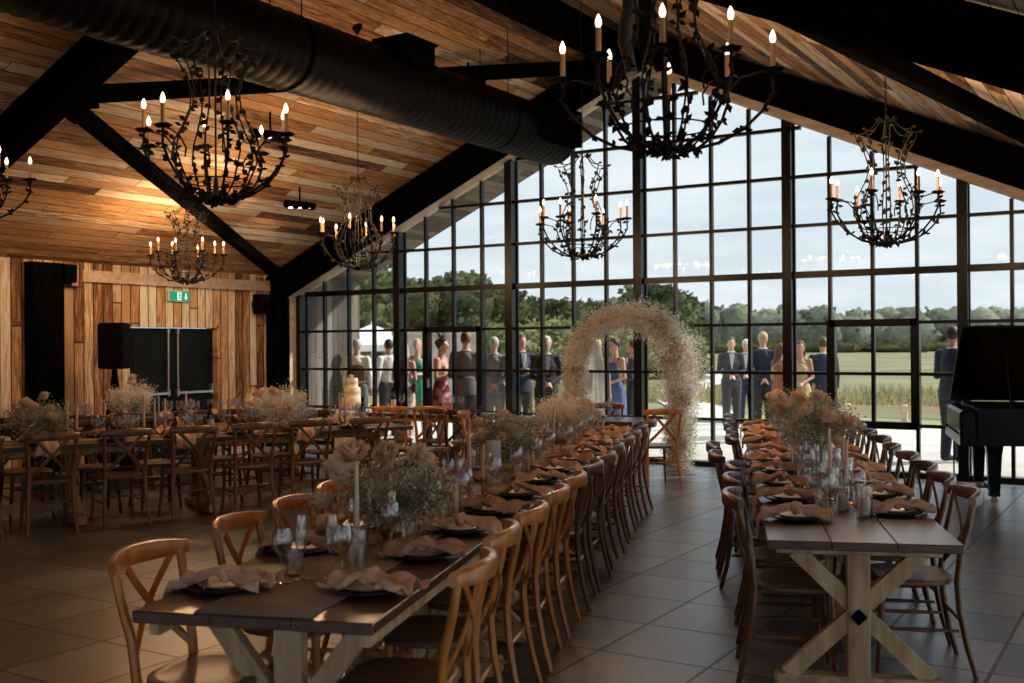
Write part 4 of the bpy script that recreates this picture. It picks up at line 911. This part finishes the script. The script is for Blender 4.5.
tag(b.build('gypsophila', M['gyp'], t), kind=None)
b = MB()
for k in range(420):
    i = rnd.uniform(0, 60); j = int(i); p = path[j]; d = V((rnd.gauss(0, 1), rnd.gauss(0, 1), rnd.gauss(0, 1))).normalized()
    if p.z + d.z * .25 > .02: b.tube([tuple(p), tuple(p + d * rnd.uniform(.15, .27))], .0018, 3, cap=False)
b.build('twigs', M['stem'], t)
# ------------------------------------------------------------------ wedding cake
cp = V((-9.72, 11.55, 0)); t = thing('cake_table', 'small round table under a white cloth by the far corner', 'table', cp)
b = MB(); vs = []; nn = 48
for r_, z_, am in ((.30, .0, .03), (.31, .35, .02), (.315, .7, .008), (.31, .742, .0), (.30, .75, 0)):
    for k in range(nn): a = 2 * PI * k / nn; q = r_ + am * math.sin(a * 9); vs.append((q * math.cos(a), q * math.sin(a), z_))
b.add(vs, [(i * nn + k, i * nn + (k + 1) % nn, (i + 1) * nn + (k + 1) % nn, (i + 1) * nn + k) for i in range(4) for k in range(nn)] + [tuple(4 * nn + k for k in range(nn))]); b.build('cloth', M['white'], t, 60)
b = MB(); b.tube([(0, 0, .0), (0, 0, .74)], .03); b.build('pedestal', M['steel'], t)
t = thing('wedding_cake', 'white and honey naked wedding cake of three tiers in the far corner', 'cake', (cp.x, cp.y, .752))
b = MB(); b.lathe([(0, 0), (.17, 0), (.18, .006), (.18, .016), (0, .02)], 28, cap=False); b.build('stand', M['gold'], t, 40)
z = .02
for k, (r_, h_) in enumerate(((.15, .15), (.115, .14), (.08, .13))):
    b = MB(); b.lathe([(0, z), (r_, z), (r_ * 1.02, z + h_ * .15), (r_, z + h_ * .3), (r_ * 1.015, z + h_ * .5), (r_, z + h_ * .8), (r_ * .97, z + h_), (0, z + h_)], 28, cap=False); o = b.build('tier', M['icing'], t, 40)
    b = MB(); b.lathe([(r_ * 1.03, z + h_ * .34), (r_ * 1.03, z + h_ * .66)], 28, cap=False); b.build('sponge_band', M['sponge'], o, 40); z += h_
b = MB(); rr2 = random.Random(9)
for k in range(5): rose(b, (rr2.uniform(-.04, .04), rr2.uniform(-.04, .04), z + .02), .03, rr2)
b.build('rose_topper', M['rosec'], t, 60)
# ------------------------------------------------------------------ chandeliers
def make_chandelier():
    t = thing('chandelier', 'x', 'chandelier')
    rnd = random.Random(4); RR = .465
    iron = MB(); leaves = MB()
    def leaf(p, d, s):
        p = V(p); d = V(d).normalized(); n = d.orthogonal().normalized(); sd_ = d.cross(n)
        leaves.add([p, p + d * s * .5 + sd_ * s * .28 + n * s * .1, p + d * s, p + d * s * .5 - sd_ * s * .28 + n * s * .1], [(0, 1, 2, 3)])
        leaves.add([p - n * .002, p + d * s * .5 + n * s * .28, p + d * s * .95 + sd_ * .002, p + d * s * .5 - n * s * .28], [(0, 1, 2, 3)])
    # hub and drop
    iron.lathe([(0, -.05), (.012, -.035), (.03, -.01), (.05, .01), (.03, .03), (.016, .05), (.012, .12), (0, .13)], 12, cap=False)
    iron.tube([(0, 0, .1), (0, 0, .98)], .006, 6)
    for k in range(14): a = k * .9; leaf((.03 * math.cos(a), .03 * math.sin(a), rnd.uniform(-.02, .03)), (math.cos(a), math.sin(a), rnd.uniform(-.8, .6)), .05)
    cups = []
    for k in range(8):
        a = 2 * PI * k / 8 + .2; ca, sa = math.cos(a), math.sin(a); Rk = RR if k % 2 == 0 else RR * .84; zk = .33 if k % 2 == 0 else .36
        P2 = [(0.03, .0), (.12, -.0), (.23, .025), (.335, .08), (.42, .16), (.468, .24), (.465, .30)]
        arm = [(Rk / RR * r * ca, Rk / RR * r * sa, z * zk / .33) for r, z in P2]; arm.append((Rk * ca, Rk * sa, zk)); iron.tube(arm, .0075, 6)
        # inner scroll back towards the cup
        iron.tube([(Rk * ca, Rk * sa, zk), (Rk * .88 * ca, Rk * .88 * sa, zk + .0), (Rk * .70 * ca, Rk * .70 * sa, zk - .02), (Rk * .58 * ca, Rk * .58 * sa, zk - .08), (Rk * .60 * ca, Rk * .60 * sa, zk - .13)], .005, 5)
        for r, z in P2[1:]:
            for q in range(3): leaf((Rk / RR * r * ca, Rk / RR * r * sa, z * zk / .33), (rnd.gauss(0, 1), rnd.gauss(0, 1), rnd.gauss(0, .8)), rnd.uniform(.035, .06))
        cups.append((Rk * ca, Rk * sa, zk))
        # star-shaped drip pan
        for q in range(7): b_ = 2 * PI * q / 7; leaf((Rk * ca, Rk * sa, zk + .004), (math.cos(b_), math.sin(b_), .12), .055)
        iron.lathe([(0, -.012), (.02, -.004), (.022, .006), (.013, .012), (.013, .02), (0, .02)], 8, c=(Rk * ca, Rk * sa, zk), cap=False)
        # leafy strand from the crown down to the bowl
        a2 = a + PI / 8; c2, s2 = math.cos(a2), math.sin(a2)
        S = [(.03, .97), (.07, .955), (.12, .90), (.17, .87), (.235, .865), (.215, .80), (.165, .72), (.135, .62), (.145, .52), (.19, .42), (.235, .34), (.25, .25), (.215, .16), (.18, .08), (.12, .02)]
        iron.tube([(r * c2, r * s2, z) for r, z in S], .0052, 5)
        for r, z in S[5:]:
            for q in range(2): leaf((r * c2, r * s2, z), (rnd.gauss(0, .8), rnd.gauss(0, .8), rnd.choice((-1, 1))), rnd.uniform(.04, .065))
        leaf((.235 * c2, .235 * s2, .865), (c2, s2, .3), .05); leaf((.05 * c2, .05 * s2, .95), (c2, s2, .9), .06)
    iron.tube([(.2 * math.cos(2 * PI * k / 24), .2 * math.sin(2 * PI * k / 24), .10) for k in range(24)], .004, 5, closed=True, cap=False)
    iron.build('iron_frame', M['iron'], t, 50); leaves.build('iron_leaves', M['iron'], t)
    for c in cups:
        b = MB(); b.lathe([(0, .018), (.0115, .018), (.0115, .125), (0, .128)], 10, c=c, cap=False); s_ = b.build('candle_sleeve', M['sleeve'], t, 50)
        b = MB(); b.lathe([(0, .126), (.008, .128), (.0135, .142), (.0125, .156), (.006, .174), (0, .185)], 10, c=c, cap=False); b.build('bulb', M['bulb'], s_, 60)
    return t
ch0 = make_chandelier()
CHS = [(-4.66, 4.35, 2.49, 'large black iron chandelier hanging under the front of the long duct'), (-10.67, 9.47, 2.47, 'black iron chandelier hanging in front of the exit sign'), (-7.75, 4.72, 2.60, 'black iron chandelier cut by the west edge of the view'), (-7.55, 9.09, 2.50, 'black iron chandelier hanging before the sloping west rafter'), (-4.84, 9.18, 2.49, 'black iron chandelier hanging in front of the windows under the duct end'), (-1.92, 4.45, 2.51, 'largest looking black chandelier over the gap between middle and piano rows'), (-1.92, 8.78, 2.43, 'black iron chandelier hanging above the piano row against the sky')]
chm = M['iron']
for i, (x, y, z, lab) in enumerate(CHS):
    t = place(ch0, (x, y, z), .35 * i, lab, 'wrought iron chandeliers')
    top = zc(x) - z - .0; b = MB(); zz = .97; k = 0
    while zz < top - .06:
        e = MB(); e.tube([(.009 * math.cos(q * PI / 3), 0, .016 * math.sin(q * PI / 3)) for q in range(6)], .0025, 4, closed=True, cap=False)
        e.xf(Matrix.Translation((0, 0, zz)) @ Matrix.Rotation((k % 2) * PI / 2, 4, 'Z')); b.add(e.v, e.f); zz += .026; k += 1
    b.build('chain', chm, t); b = MB(); b.lathe([(.008, top - .09), (.02, top - .07), (.055, top - .02), (.06, top + .03), (0, top + .04)], 14, cap=False); b.build('ceiling_rose', chm, t, 50)
    for k in range(8):      # one small lamp at each candle bulb
        a = 2 * PI * k / 8 + .2 + .35 * i; Rk = .465 if k % 2 == 0 else .39
        ld = bpy.data.lights.new('bulb_light', 'POINT'); ld.energy = {0: 1.2, 1: 7.0, 2: .8, 5: .6, 6: 6.0, 4: 5.0}.get(i, 9.5); ld.color = (1, .60, .31); ld.shadow_soft_size = .012
        lo_ = bpy.data.objects.new('bulb_light', ld); col.objects.link(lo_); lo_.location = (x + Rk * math.cos(a), y + Rk * math.sin(a), z + (.33 if k % 2 == 0 else .36) + .205)
# ------------------------------------------------------------------ grand piano (tail towards the room, keyboard at the glass)
t = thing('grand_piano', 'black lacquered grand piano with its lid raised beside the glass', 'piano', (-1.10, 12.5, 0), math.radians(105))
W2 = .74; LT = .78
def outline(s=1.0, n=0):
    P_ = [(W2, LT), (W2, -.45), (W2 - .02, -.62), (W2 - .16, -.76), (W2 - .38, -.78), (W2 - .6, -.72), (W2 - .74, -.58), (W2 - .86, -.38), (-.28, -.16), (-.50, .0), (-.66, .12), (-W2 + .01, .28), (-W2, .42), (-W2, LT)]
    return [(x * s, y * s) for x, y in P_]
b = MB(); b.prism(outline(), .60, .66); 
out = outline(); n = len(out); inn = outline(.955)
vs = [(x, y, .64) for x, y in out] + [(x, y, .97) for x, y in out] + [(x, y, .97) for x, y in inn] + [(x, y, .80) for x, y in inn]
b.add(vs, [(k + a * n, (k + 1) % n + a * n, (k + 1) % n + (a + 1) * n, k + (a + 1) * n) for a in range(3) for k in range(n)]); b.build('case', M['piano'], t, 30)
b = MB(); b.prism(inn, .80, .815); b.build('soundboard', wood('spruce', (.35, .2, .08), (.5, .32, .14), .5, 'Y', 4), t)
b = MB(); b.box((0, LT + .085, .64), (W2 * 2, .17, .10), bev=.01); b.box((-W2 + .05, LT + .085, .80), (.1, .17, .30), bev=.03); b.box((W2 - .05, LT + .085, .80), (.1, .17, .30), bev=.03); b.build('key_bed', M['piano'], t)
b = MB(); b.box((0, LT + .085, .82), (W2 * 2 - .2, .16, .25), bev=.03); b.build('fallboard', M['piano'], t)
b = MB(); ang = math.radians(33); hx, hz0 = W2 + .005, .975; lid = [(W2, LT + .12)] + out[1:-1] + [(-W2, LT + .12)]
vs = []
for off in (0, .022):
    for x, y in lid: d = hx - x; vs.append((hx - d * math.cos(ang) - off * math.sin(ang) * 0, y, hz0 + d * math.sin(ang) + off))
m = len(lid); b.add(vs, [tuple(range(m))[::-1], tuple(range(m, 2 * m))] + [(i, (i + 1) % m, m + (i + 1) % m, m + i) for i in range(m)]); b.build('lid', M['piano'], t, 30)
b = MB(); b.tube([(-.42, .42, .82), (hx - 1.14 * math.cos(ang), .45, hz0 + 1.14 * math.sin(ang))], .011, 8); b.build('lid_prop', M['piano'], t)
for x, y in ((-.6, .62), (.6, .62), (.36, -.5)):
    b = MB(); b.tube([(x, y, .60), (x, y, .5), (x, y, .12), (x, y, .085)], [.115, .095, .07, .075], 4, up=(.7, .7, 0)); l = b.build('leg', M['piano'], t)
    b = MB(); b.lathe([(0, -.015), (.036, -.015), (.036, .015), (0, .015)], 14, cap=False); b.xf(Matrix.Rotation(PI / 2, 4, 'Y')); b.xf(Matrix.Translation((x, y, .04))); b.box((x, y, .078), (.05, .05, .02)); b.build('caster', M['brass'], l)
b = MB(); b.tube([(-.05, .55, .6), (-.07, .55, .15)], .014, 6); b.tube([(.05, .55, .6), (.07, .55, .15)], .014, 6); b.box((0, .57, .12), (.26, .12, .06), bev=.01); b.build('pedal_lyre', M['piano'], t)
b = MB(); 
for q in (-.06, 0, .06): b.box((q, .66, .10), (.025, .12, .012), bev=.004)
b.build('pedals', M['brass'], t)
t = thing('music_stand', 'thin black stand on a round foot just beside the piano', 'stand', (*atp(953, 12.3).to_2d(), 0)); b = MB(); b.lathe([(0, 0), (.13, 0), (.13, .012), (.02, .02), (0, .02)], 16, cap=False); b.build('base', M['steel'], t, 40); b = MB(); b.tube([(0, 0, .015), (0, 0, .92)], .009, 8); b.build('pole', M['steel'], t); b = MB(); b.tube([(0, 0, .90), (.03, .0, .97), (.12, 0, .99)], .011, 8); b.build('microphone', M['blackfab'], t, 50)
# ------------------------------------------------------------------ people on the terrace
def vox(b, name, mat, parent, size=.014, it=3, kind=None):
    """closed overlapping volumes fused into one continuous skin"""
    me = b.mesh('tmp', mat); o = bpy.data.objects.new('tmp', me); col.objects.link(o)
    m = o.modifiers.new('r', 'REMESH'); m.mode = 'VOXEL'; m.voxel_size = size; m.use_smooth_shade = True
    s_ = o.modifiers.new('s', 'SMOOTH'); s_.iterations = it; s_.factor = .5
    dg = bpy.context.evaluated_depsgraph_get(); nm = bpy.data.meshes.new_from_object(o.evaluated_get(dg)); bpy.data.objects.remove(o); bpy.data.meshes.remove(me)
    nm.name = name; nm.materials.clear(); nm.materials.append(mat)
    q = bpy.data.objects.new(name, nm); col.objects.link(q); q.parent = parent; return q
def cap_(b, pts, rs_, n=10, sx=1, sy=1, up=None):
    b.tube(pts, rs_, n, sx=sx, sy=sy, up=up); rs_ = rs_ if isinstance(rs_, (list, tuple)) else [rs_] * len(pts)
    for p, r in zip(pts, rs_): b.ell(p, (r * min(sx, sy) * .99,) * 3, n, 6)
skin = [plain('skin_fair', (.56, .33, .24), .5, 0, .06, 9), plain('skin_tan', (.45, .24, .16), .5, 0, .06, 9)]
HAIR = {k: plain('hair_' + k, c, .6, 0, .25, 40) for k, c in dict(dark=(.03, .018, .012), brown=(.10, .055, .03), grey=(.42, .40, .38), white=(.68, .66, .62), blond=(.5, .36, .2), ginger=(.22, .11, .05)).items()}
CL = {k: plain('cloth_' + k, c, .8, 0, .12, 12) for k, c in dict(navy=(.018, .028, .06), black=(.012, .013, .016), grey=(.14, .14, .145), lgrey=(.24, .235, .24), charcoal=(.045, .047, .052), white=(.72, .71, .70), green=(.01, .25, .12), blue=(.075, .13, .27), brown=(.16, .07, .035), beige=(.5, .40, .32), gold=(.5, .38, .2), orange=(.35, .13, .05), pink=(.62, .36, .30), lblue=(.42, .55, .66)).items()}
CL['floral'] = petals('floral_skirt', [(.42, (.10, .012, .03)), (.52, (.35, .06, .09)), (.6, (.6, .45, .42))], 9, trans=0)
def person(label, p, toward, H_=1.76, male=True, top='navy', low='charcoal', hair='dark', arms='hold', shirt=None, dress=None, long=False, bald=False, extra=None, sk=0, stride=0, zg=0.0, vest=None):
    """toward: the world point faced"""
    face = math.atan2(toward[1] - p[1], toward[0] - p[0]) - PI / 2; k = H_ / 1.78
    t = thing('person', label, 'person', (p[0], p[1], zg), face); S = V
    sh = .185 if male else .160; hw = .095; J = {}
    b = MB()
    hd = S((0, .03, 1.665)); b.ell(hd, (.074, .094, .112), 16, 12); b.ell(hd + S((0, .02, -.06)), (.056, .068, .058), 12, 8)     # skull and jaw
    cap_(b, [hd + S((0, .088, .02)), hd + S((0, .108, -.018))], [.010, .015], 8)                                               # nose
    b.ell(hd + S((0, .084, -.05)), (.022, .012, .008), 8, 5); b.ell(hd + S((0, .078, -.088)), (.022, .018, .016), 8, 5)        # mouth, chin
    for s in (-1, 1): b.ell(hd + S((s * .075, -.005, -.01)), (.01, .02, .03), 8, 6); b.ell(hd + S((s * .03, .08, .028)), (.02, .014, .007), 8, 5)
    cap_(b, [(0, -.005, 1.45), (0, .01, 1.6)], [.062, .052], 12)
    cap_(b, [(0, 0, .95), (0, 0, 1.1), (0, .005, 1.3), (0, -.005, 1.42)], [.115, .105, .13, .10], 14, sx=.78, sy=1.2, up=(0, 1, 0))
    sl = []
    for s in (-1, 1):
        A = S((s * sh, -.01, 1.425))
        if arms == 'down': E_, W_ = A + S((s * .045, -.02, -.29)), A + S((s * .05, .05, -.53))
        elif arms == 'back': E_, W_ = A + S((s * .06, -.06, -.28)), S((s * .03, -.17, .98))
        elif arms == 'hold': E_, W_ = A + S((s * .05, .0, -.29)), S((s * .07, .25, 1.14 + (.06 if s > 0 else 0)))
        elif arms == 'clasp': E_, W_ = A + S((s * .05, -.01, -.29)), S((s * .035, .19, 1.03))
        else: E_, W_ = (A + S((s * .05, .0, -.29)), S((s * .10, .27, 1.30))) if s > 0 else (A + S((s * .045, -.02, -.29)), A + S((s * .05, .05, -.53)))
        cap_(b, [A, E_, W_], [.052, .040, .027], 10); sl.append((A, E_, W_))
        d = (W_ - E_).normalized(); side = d.cross(S((0, 0, 1))); side = side.normalized() if side.length > .2 else S((1, 0, 0)); pal = W_ + d * .055
        cap_(b, [W_, pal], [.026, .034], 8, sx=1)
        for f_ in range(4):
            o_ = side * ((f_ - 1.5) * .018); L = (.062, .072, .068, .052)[f_]; q0 = pal + o_ + d * .02; q1 = q0 + d * L * .5; q2 = q1 + (d * .5 + S((0, 0, -.7))) * L * .5; cap_(b, [q0, q1, q2], [.0095, .009, .008], 6)
        cap_(b, [W_ + d * .015 + side * -.024 * s, W_ + d * .05 + side * -.05 * s, W_ + d * .08 + side * -.052 * s], [.012, .010, .009], 6)
    lg = []
    for s in (-1, 1):
        st = s * stride; Hh, K, An = S((s * hw, 0, .93)), S((s * .10, .03 + st * .12, .50)), S((s * .11, -.01 + st * .2, .085))
        cap_(b, [Hh, K, An], [.088, .056, .038], 12); cap_(b, [An + S((0, -.03, -.045)), An + S((s * .02, .13, -.055))], [.036, .030], 8); lg.append((Hh, K, An))
    vox(b, 'body', skin[sk], t, .0125, 3)
    # eyes
    e = MB(); [e.ell(hd + S((s * .03, .088, .012)), (.011, .006, .006), 8, 5) for s in (-1, 1)]; e.build('eyes', HAIR['dark'], t)
    # hair
    if not bald:
        b = MB(); b.ell(hd + S((0, -.016, .03)), (.088, .102, .108), 14, 10)
        if long: cap_(b, [hd + S((0, -.07, 0)), hd + S((0, -.10, -.16)), hd + S((0, -.095, -.32))], [.075, .075, .045], 10); [cap_(b, [hd + S((s * .065, -.01, 0)), hd + S((s * .08, -.01, -.17))], [.03, .03], 8) for s in (-1, 1)]
        if not male and not long: b.ell(hd + S((0, -.10, .05)), (.05, .045, .05), 10, 8)
        # keep the face clear
        b.v = [(x, min(y, hd.y + .052 - max(0, hd.z - z + .045) * .8) if z < hd.z + .065 else y, z) for x, y, z in b.v]
        vox(b, 'hair', HAIR[hair], t, .012, 2)
    else:
        b = MB(); b.ell(hd + S((0, -.022, -.015)), (.081, .085, .055), 14, 8); b.v = [(x, min(y, hd.y + .01), z) for x, y, z in b.v]; vox(b, 'hair', HAIR[hair], t, .012, 2)
    tc_ = CL[dress or top]
    b = MB()
    if dress:
        tl = .10 if dress == 'white' else .40
        prof = [(.115, .10, 1.38), (.138, .12, 1.32), (.140, .125, 1.25), (.118, .105, 1.10), (.185, .135, .95), (.200, .155, .82), (.20, .17, .6), (.20 + (.14 if tl < .2 else 0), .19 + (.14 if tl < .2 else 0), tl)]
        n = 28; vs = [(rx * math.cos(a) * (1 + .03 * math.sin(7 * a) * (z < .9)), ry * math.sin(a) * (1 + .03 * math.sin(7 * a) * (z < .9)), z) for rx, ry, z in prof for a in (2 * PI * q / n for q in range(n))]
        m = len(prof); b.add(vs, [(i * n + q, i * n + (q + 1) % n, (i + 1) * n + (q + 1) % n, (i + 1) * n + q) for i in range(m - 1) for q in range(n)] + [tuple(range(n))[::-1], tuple((m - 1) * n + q for q in range(n))])
        for s in (-1, 1): cap_(b, [(s * .07, .0, 1.38), (s * .095, -.01, 1.46)], [.035, .03], 8); b.ell((s * .065, .075, 1.29), (.055, .055, .055), 10, 8)
        o = vox(b, 'dress', CL[low] if extra == 'twotone' else tc_, t, .014, 4)
        if extra == 'twotone':
            b = MB(); b.ell((0, 0, 1.27), (.148, .13, .19), 18, 12); [cap_(b, [a_, a_.lerp(e_, .45)], [.062, .055], 10) for a_, e_, w_ in sl]; vox(b, 'blouse', CL[top], t, .014, 3)
        if dress == 'white':
            b = MB(); n = 14; vs = []
            for i, (z, y, w_) in enumerate(((1.75, -.05, .07), (1.5, -.14, .13), (1.1, -.20, .20), (.6, -.28, .28), (.12, -.42, .36))):
                for q in range(n): u = -1 + 2 * q / (n - 1); vs.append((w_ * u, y + .05 * u * u + .012 * math.sin(q * 2.4) * (i > 0), z))
            b.add(vs, [(i * n + q, i * n + q + 1, (i + 1) * n + q + 1, (i + 1) * n + q) for i in range(4) for q in range(n - 1)]); v_ = b.build('veil', petals('veil_tulle', [(.2, (.72, .70, .68)), (.8, (.8, .79, .78))], 3, trans=.5), t, 60)
        if extra == 'fascinator':
            pass
    else:
        cap_(b, [(0, 0, 1.0), (0, .0, 1.12), (0, .005, 1.3), (0, -.008, 1.405)], [.135, .122, .148, .125], 18, sx=.80, sy=1.2 if male else 1.08, up=(0, 1, 0))
        if shirt != 'only':
            n = 24; vs = []
            for rx, ry, z in ((.165, .125, 1.1), (.185, .145, .95), (.19, .15, .82)): vs += [(rx * math.cos(2 * PI * q / n), ry * math.sin(2 * PI * q / n) - .005, z) for q in range(n)]
            b.add(vs, [(i * n + q, i * n + (q + 1) % n, (i + 1) * n + (q + 1) % n, (i + 1) * n + q) for i in range(2) for q in range(n)] + [tuple(range(n))[::-1], tuple(2 * n + q for q in range(n))])
        cap_(b, [(-sh + .02, -.01, 1.42), (0, -.01, 1.455), (sh - .02, -.01, 1.42)], [.058, .066, .058], 10)
        for A, E_, W_ in sl: cap_(b, [A, E_, E_.lerp(W_, .93)], [.070, .054, .040], 12)
        o = vox(b, 'jacket' if shirt != 'only' else 'shirt', tc_, t, .014, 3)
        if shirt != 'only':
            b = MB(); b.solid([(-.045, .125, 1.47), (.045, .125, 1.47), (.03, .150, 1.3), (0, .158, 1.16), (-.03, .150, 1.3)], (0, .014, 0)); b.build('shirt_front', CL['white'] if not vest else CL[vest], t)
            b = MB(); b.solid([(-.014, .142, 1.46), (.014, .142, 1.46), (.02, .17, 1.28), (0, .176, 1.2), (-.02, .17, 1.28)], (0, .008, 0)); b.build('tie', CL[vest or 'lblue'], t)
            b = MB(); b.tube([(.066 * math.cos(a) , .005 + .062 * math.sin(a), 1.505) for a in (2 * PI * q / 16 for q in range(16))], .013, 6, closed=True, cap=False); b.build('collar', CL['white'], t, 60)
        if vest and shirt == 'only':
            b = MB(); cap_(b, [(0, 0, 1.02), (0, .0, 1.12), (0, .005, 1.3), (0, -.008, 1.38)], [.142, .130, .155, .12], 18, sx=.80, sy=1.12, up=(0, 1, 0)); vox(b, 'waistcoat', CL[vest], t, .014, 3)
        b = MB()
        for Hh, K, An in lg: cap_(b, [Hh, K, An + S((0, 0, .0))], [.112, .084, .066], 14)
        b.ell((0, 0, .96), (.16, .115, .1), 16, 10); vox(b, 'trousers', CL[low], t, .014, 3)
    b = MB()
    for Hh, K, An in lg: cap_(b, [An + S((0, -.035, -.035)), An + S((.0, .06, -.04)), An + S((0, .15, -.052))], [.044, .044, .032], 10)
    b.v = [(x, y, max(z, .0)) for x, y, z in b.v]; vox(b, 'shoes', CL['black'] if male else CL['beige'], t, .012, 2)
    if extra == 'hat' or extra == 'twotone':
        b = MB(); b.lathe([(0, 1.79), (.06, 1.785), (.085, 1.765), (.06, 1.775), (0, 1.775)], 14, c=(0.02, 0.02, 0), cap=False); rr = random.Random(2)
        for q in range(22): a = rr.uniform(0, 2 * PI); b.beam((.02, .02, 1.785), (.02 + .09 * math.cos(a), .02 + .09 * math.sin(a), 1.80 + rr.uniform(0, .1)), .02, .003)
        b.build('feather_hat', CL['black'], t)
    if extra == 'bag': b = MB(); b.box((.2, -.02, .98), (.07, .24, .18), bev=.02); b.tube([(.2, -.1, 1.06), (.17, -.03, 1.42), (.2, .06, 1.06)], .008, 6); b.build('handbag', CL['black'], t)
    if arms in ('hold', 'raise'):
        A, E_, W_ = sl[1]; d = (W_ - E_).normalized(); g = W_ + d * .07 + S((0, .01, .0)); b = MB()
        b.lathe([(0, -.05), (.03, -.05), (.004, -.045), (.004, .02), (.02, .045), (.026, .08), (.022, .13), (.021, .13), (.025, .08), (.018, .047), (0, .03)], 12, c=g, cap=False); b.build('held_glass', M['crystal'], t, 50)
    t.scale = (k, k, k); return t
def pp(px, z): q = atp(px, z); return (q.x, q.y)
CAMP = (0, 0)
P_ = [
 ('man in white shirt and brown waistcoat seen from behind beside the parasol', 357, 19.2, pp(380, 23), dict(top='white', shirt='only', vest='brown', low='grey', hair='grey', arms='down', H_=1.74)),
 ('person in a white shirt, dark-haired, standing by the glass post', 389, 19.4, pp(350, 21), dict(top='white', shirt='only', low='charcoal', hair='dark', arms='down', H_=1.74, sk=1)),
 ('blond woman in a beige dress with a black shoulder bag', 404, 18.5, pp(430, 22), dict(male=False, dress='beige', hair='blond', long=True, arms='hold', extra='bag', H_=1.66)),
 ('fair-haired woman in an emerald green dress', 417, 19.7, pp(395, 16), dict(male=False, dress='green', hair='blond', arms='hold', H_=1.74)),
 ('woman in pink blouse, floral skirt and black feather hat', 441, 17.4, pp(480, 17.2), dict(male=False, dress='pink', top='pink', low='floral', hair='dark', arms='hold', extra='twotone', H_=1.74)),
 ('broad man in a grey suit seen from behind at the glazed door', 466, 16.9, pp(470, 24), dict(top='grey', low='grey', hair='ginger', arms='hold', H_=1.84)),
 ('grey-haired man in a light grey suit, half hidden by a glazing post', 494, 18.3, pp(500, 24), dict(top='lgrey', low='lgrey', hair='grey', arms='back', H_=1.76)),
 ('young man in a navy suit looking down at his drink', 521, 18.2, pp(545, 17.2), dict(top='navy', low='charcoal', hair='brown', arms='hold', H_=1.80)),
 ('white-haired man in a black suit with pale blue waistcoat', 546, 17.2, pp(575, 14.5), dict(top='black', low='black', hair='white', arms='clasp', vest='lblue', H_=1.76)),
 ('bride in a white dress and veil seen through the flower arch', 596, 16.8, pp(640, 20), dict(male=False, dress='white', hair='blond', arms='down', H_=1.72)),
 ('woman in a blue dress with dark pinned-up hair beside the bride', 615, 17.6, pp(570, 17.0), dict(male=False, dress='blue', hair='dark', arms='clasp', H_=1.72)),
 ('man in a charcoal suit half hidden behind the arch and glazing post', 634, 17.8, pp(600, 18), dict(top='charcoal', low='charcoal', hair='brown', arms='hold', H_=1.70)),
 ('man in a dark suit and pale shirt clasping his hands on the path side', 731, 20.6, pp(760, 16), dict(top='charcoal', low='charcoal', hair='brown', arms='clasp', H_=1.74, stride=.3)),
 ('elderly white-haired man in navy standing between two suited men', 746, 21.8, pp(735, 15), dict(top='navy', low='navy', hair='white', arms='clasp', H_=1.70)),
 ('tall man with cropped fair hair in a navy suit, hands behind his back', 763, 19.0, pp(735, 24), dict(top='navy', low='charcoal', hair='blond', arms='back', H_=1.82)),
 ('woman in a bronze dress partly hidden by the thick glazing post', 780, 18.6, pp(815, 19), dict(male=False, dress='orange', hair='brown', long=True, arms='hold', H_=1.62)),
 ('long-haired woman in a gold dress facing the hall', 800, 18.0, pp(795, 8), dict(male=False, dress='gold', hair='brown', long=True, arms='clasp', H_=1.66, sk=1)),
 ('man in a navy jacket and beige trousers seen from behind', 823, 18.2, pp(795, 24), dict(top='navy', low='beige', hair='brown', arms='down', H_=1.72)),
 ('man in a dark navy suit looking down just outside, by the piano', 952, 14.7, pp(1000, 15.2), dict(top='navy', low='navy', hair='dark', arms='hold', H_=1.84)),
]
for lab, px, z, tow, kw in P_:
    person(lab, pp(px, z), tow, **kw)
vs_ = scene.view_settings; vs_.view_transform = 'Standard'; vs_.look = 'None'; vs_.gamma = 1; vs_.use_curve_mapping = False; vs_.exposure = 0.74
scene.cycles.use_denoising = True
scene.cycles.max_bounces = 8; scene.cycles.transparent_max_bounces = 24; scene.cycles.sample_clamp_indirect = 4.0
scene.cycles.caustics_reflective = False; scene.cycles.caustics_refractive = False
